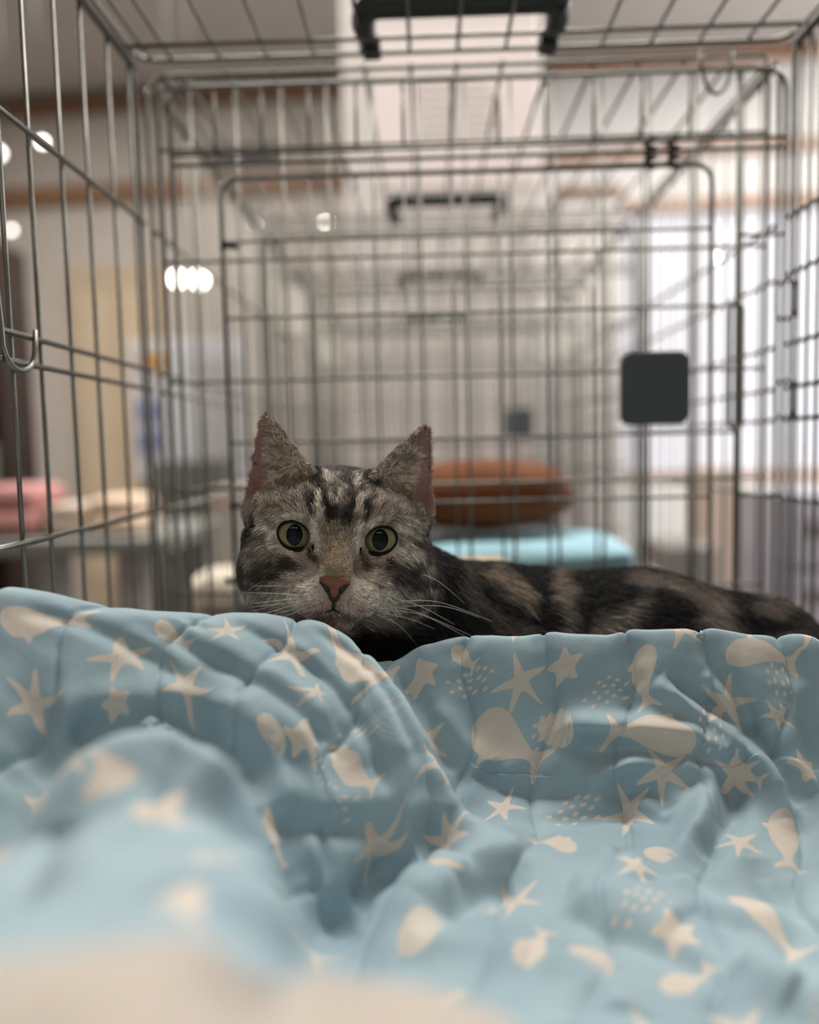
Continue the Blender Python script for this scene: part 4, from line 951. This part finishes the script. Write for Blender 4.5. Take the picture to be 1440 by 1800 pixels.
    hc.attributes['position'].data.foreach_set('vector', pos.astype(np.float32).ravel())
    rad = hc.attributes.new('radius', 'FLOAT', 'POINT'); rb = np.where(rg > .5, .00019, .00024)
    rad.data.foreach_set('value', (rb[:, None] * (1 - .75 * s[:, :, 0] ** 1.5)).astype(np.float32).ravel())
    ca = hc.attributes.new('coat', 'FLOAT_COLOR', 'POINT')
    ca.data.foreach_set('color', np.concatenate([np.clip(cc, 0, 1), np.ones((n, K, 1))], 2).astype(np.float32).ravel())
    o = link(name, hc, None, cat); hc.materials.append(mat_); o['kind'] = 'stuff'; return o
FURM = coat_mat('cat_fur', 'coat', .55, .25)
make_fur('head_fur', 105000, (regT > .4).astype(float), FURM)
make_fur('body_fur', 90000, (regT <= .4).astype(float), FURM)

# ---- eyes
EM = bpy.data.materials.new('cat_eye'); EM.use_nodes = True; nt = EM.node_tree; b = nt.nodes['Principled BSDF']; N = nt.nodes.new; Lk = nt.links.new
tc = N('ShaderNodeTexCoord'); sx = N('ShaderNodeSeparateXYZ'); Lk(tc.outputs['Object'], sx.inputs[0])
def mth(op, a, b_=None):
    m = N('ShaderNodeMath'); m.operation = op
    for i, v in enumerate((a, b_)):
        if v is None: continue
        if hasattr(v, 'links'): Lk(v, m.inputs[i])
        else: m.inputs[i].default_value = v
    return m.outputs[0]
x2 = mth('POWER', mth('DIVIDE', mth('ABSOLUTE', sx.outputs[0]), .0047), 2.0); z2 = mth('POWER', mth('DIVIDE', mth('ABSOLUTE', sx.outputs[2]), .0061), 1.75)
pup = mth('ADD', x2, z2)
rr = mth('SQRT', mth('ADD', mth('MULTIPLY', sx.outputs[0], sx.outputs[0]), mth('MULTIPLY', sx.outputs[2], sx.outputs[2])))
ns = N('ShaderNodeTexNoise'); ns.inputs['Scale'].default_value = 900; ns.inputs['Detail'].default_value = 4; Lk(tc.outputs['Object'], ns.inputs['Vector'])
iris = mixc(mr(ns.outputs['Fac'], .3, .7), srgb((118, 112, 80)), srgb((146, 138, 102)))
iris = mixc(mr(rr, .0072, .0092), iris, srgb((108, 112, 72)))
iris = mixc(mr(rr, .0092, .0096), iris, srgb((26, 18, 14)))
ec = mixc(mr(pup, 1.06, .96), iris, srgb((9, 18, 22)))
Lk(ec, b.inputs['Base Color']); b.inputs['Roughness'].default_value = .35; b.inputs['Coat Weight'].default_value = .7; b.inputs['Coat Roughness'].default_value = .02; b.inputs['Coat IOR'].default_value = 1.35; b.inputs['Specular IOR Level'].default_value = 0
LID = mat('eyelid_skin', (26, 16, 14), .65, Specular_IOR_Level=.15)
rot = Matrix((HR, HF, HU)).transposed().to_4x4()
for s in (-1, 1):
    V_ = []; F_ = []; ns_, nr = 40, 24; r = 1.12
    for j in range(nr + 1):
        th = math.pi * j / nr
        for i in range(ns_):
            ph = 2 * math.pi * i / ns_; bulge = 1.0
            V_.append((r * math.sin(th) * math.cos(ph) * .01, r * math.cos(th) * .01 * bulge, r * math.sin(th) * math.sin(ph) * .01))
    for j in range(nr):
        for i in range(ns_): F_.append((j * ns_ + i, j * ns_ + (i + 1) % ns_, (j + 1) * ns_ + (i + 1) % ns_, (j + 1) * ns_ + i))
    e = link('eye', mesh_from('eye', V_, F_), EM, cat)
    e.matrix_world = Matrix.Translation(Vector(h2w((s * EYE, -1.28, 0)))) @ rot
    # rim of the lids: rounded, drawn down to a tear duct on the inner side
    pts = []
    for k in range(36):
        a = 2 * math.pi * k / 36; cx, cz = math.cos(a) * .96, math.sin(a) * (.86 if math.sin(a) < 0 else .765)
        cz += .13 * s * cx
        inner = max(0, -s * math.cos(a)) ** 3
        cx += -s * .20 * inner; cz -= .36 * inner
        pts.append(h2w(np.array(onface(s * EYE + cx, cz, .0)) * np.array((1, 0, 1)) + np.array((0, min(onface(s * EYE + cx * 1.06, cz * 1.06)[1], -.25) - .02, 0))))
    link('eyelid', tube_mesh('eyelid', [Vector(q) for q in pts], [.0009 + .0010 * max(0, math.cos(2 * math.pi * k / 36 - (math.pi * 1.25 if s > 0 else math.pi * 1.75))) ** 2 for k in range(36)], 8, True), LID, cat)
    link('tear_duct', tube_mesh('tear_duct', [Vector(h2w(onface(s * (EYE - 1.08), -.50, -.03))), Vector(h2w(onface(s * (EYE - 1.13), -.72, -.03))), Vector(h2w(onface(s * (EYE - 1.1), -1.0, -.04)))], [.0011, .0008, .0003], 8), LID, cat)
# ---- nose leather with nostrils, mouth line
NOSE = mat('nose_leather', (132, 74, 54), .5, var=.12, vscale=300, bump=.25, bscale=900)
NDK = mat('nose_dark', (22, 14, 13), .5); LIPM = mat('lip_brown', (52, 36, 32), .7)
out = cr2([(0,-2.18),(.5,-2.12),(.86,-2.22),(.9,-2.42),(.62,-2.7),(.3,-3.02),(.16,-3.3),(0,-3.36),(-.16,-3.3),(-.3,-3.02),(-.62,-2.7),(-.9,-2.42),(-.86,-2.22),(-.5,-2.12)], 3)
nout = len(out); V_ = []; F_ = []; cy = onface(0, -2.5)[1]
for k, sc in enumerate((1.12, 1.0, .85, .6, .3, 0.02)):
    for (x, z) in out:
        xx, zz = x * sc * .88, -2.62 + (z + 2.62) * sc; lift = (-.12, .06, .16, .22, .25, .26)[k]
        V_.append(h2w((xx, onface(xx * .97, zz)[1] + lift, zz)))
for k in range(5):
    for i in range(nout): F_.append((k * nout + i, k * nout + (i + 1) % nout, (k + 1) * nout + (i + 1) % nout, (k + 1) * nout + i))
nose = link('nose', mesh_from('nose', V_, F_), NOSE, cat)
low = out[12:31]
link('nose_rim', tube_mesh('nose_rim', [Vector(h2w((x * .96, onface(x * .96, z)[1] + .03, -2.62 + (z + 2.62) * 1.06))) for x, z in low], [.0013 * math.sin(.3 + 2.54 * i / (len(low) - 1)) for i in range(len(low))], 6), NDK, nose)
for s in (-1, 1):
    pts = [(.36, -2.98), (.43, -2.78), (.56, -2.62), (.74, -2.52), (.9, -2.46)]
    link('nostril', tube_mesh('nostril', [Vector(h2w((s * x * .9, onface(s * x * .9, z)[1] + .14 - .05 * i * .6, z))) for i, (x, z) in enumerate(pts)], [.0012, .0019, .0018, .0013, .0006], 8), NDK, nose)
link('mouth', tube_mesh('mouth', [Vector(h2w(onface(*q, .02))) for q in ((0, -3.3), (0, -3.5), (.0, -3.75), (0, -3.95))], [.0013, .0008, .0008, .0010], 8), NDK, cat)
for s in (-1, 1):
    link('lip', tube_mesh('lip', [Vector(h2w(onface(s * x, z, -.03))) for x, z in ((0, -3.95), (.35, -4.08), (.8, -4.22), (1.3, -4.36), (1.7, -4.42))], [.0008, .0007, .0006, .0004, .0002], 8), LIPM, cat)
# ---- whiskers: root and tip in the picture, roots on the pads
WSK = mat('whisker_white', (214, 208, 198), .45)
ws = [((690,1058),(770,1058),(865,1092)),((700,1066),(780,1066),(845,1086)),((680,1072),(745,1082),(820,1120)),((672,1078),(720,1088),(765,1106)),((655,1078),(700,1098),(738,1140)),((740,1008),(775,1025),(818,1062)),((690,1050),(740,1066),(800,1098)),((640,1086),(662,1098),(684,1118)),((630,1090),(655,1108),(668,1120)),((665,1064),(730,1075),(830,1118)),
 ((528,1046),(480,1043),(427,1042)),((520,1052),(470,1058),(440,1062)),((522,1058),(470,1064),(436,1068)),((515,1064),(460,1080),(447,1084)),((508,1030),(460,1030),(428,1030)),((520,1070),(490,1078),(472,1083)),((530,1072),(510,1080),(496,1086)),((500,1056),(462,1070),(440,1074)),((552,900),(548,886),(534,866))]
for a, m_, b_ in ws:
    rt = P(*a, .437); sg = 1 if a[0] > 593 else -1
    dv = (rt - CAM).normalized(); h = bvh.ray_cast(CAM, dv); rt = h[0] if h[0] is not None else rt
    yy = rt.y; pts = smooth_poly([rt, P(*m_, yy + .000), P(*b_, yy + .022)], 8)
    link('whisker', tube_mesh('whisker', pts, list(np.linspace(.00022, .00006, len(pts))), 5), WSK, cat)
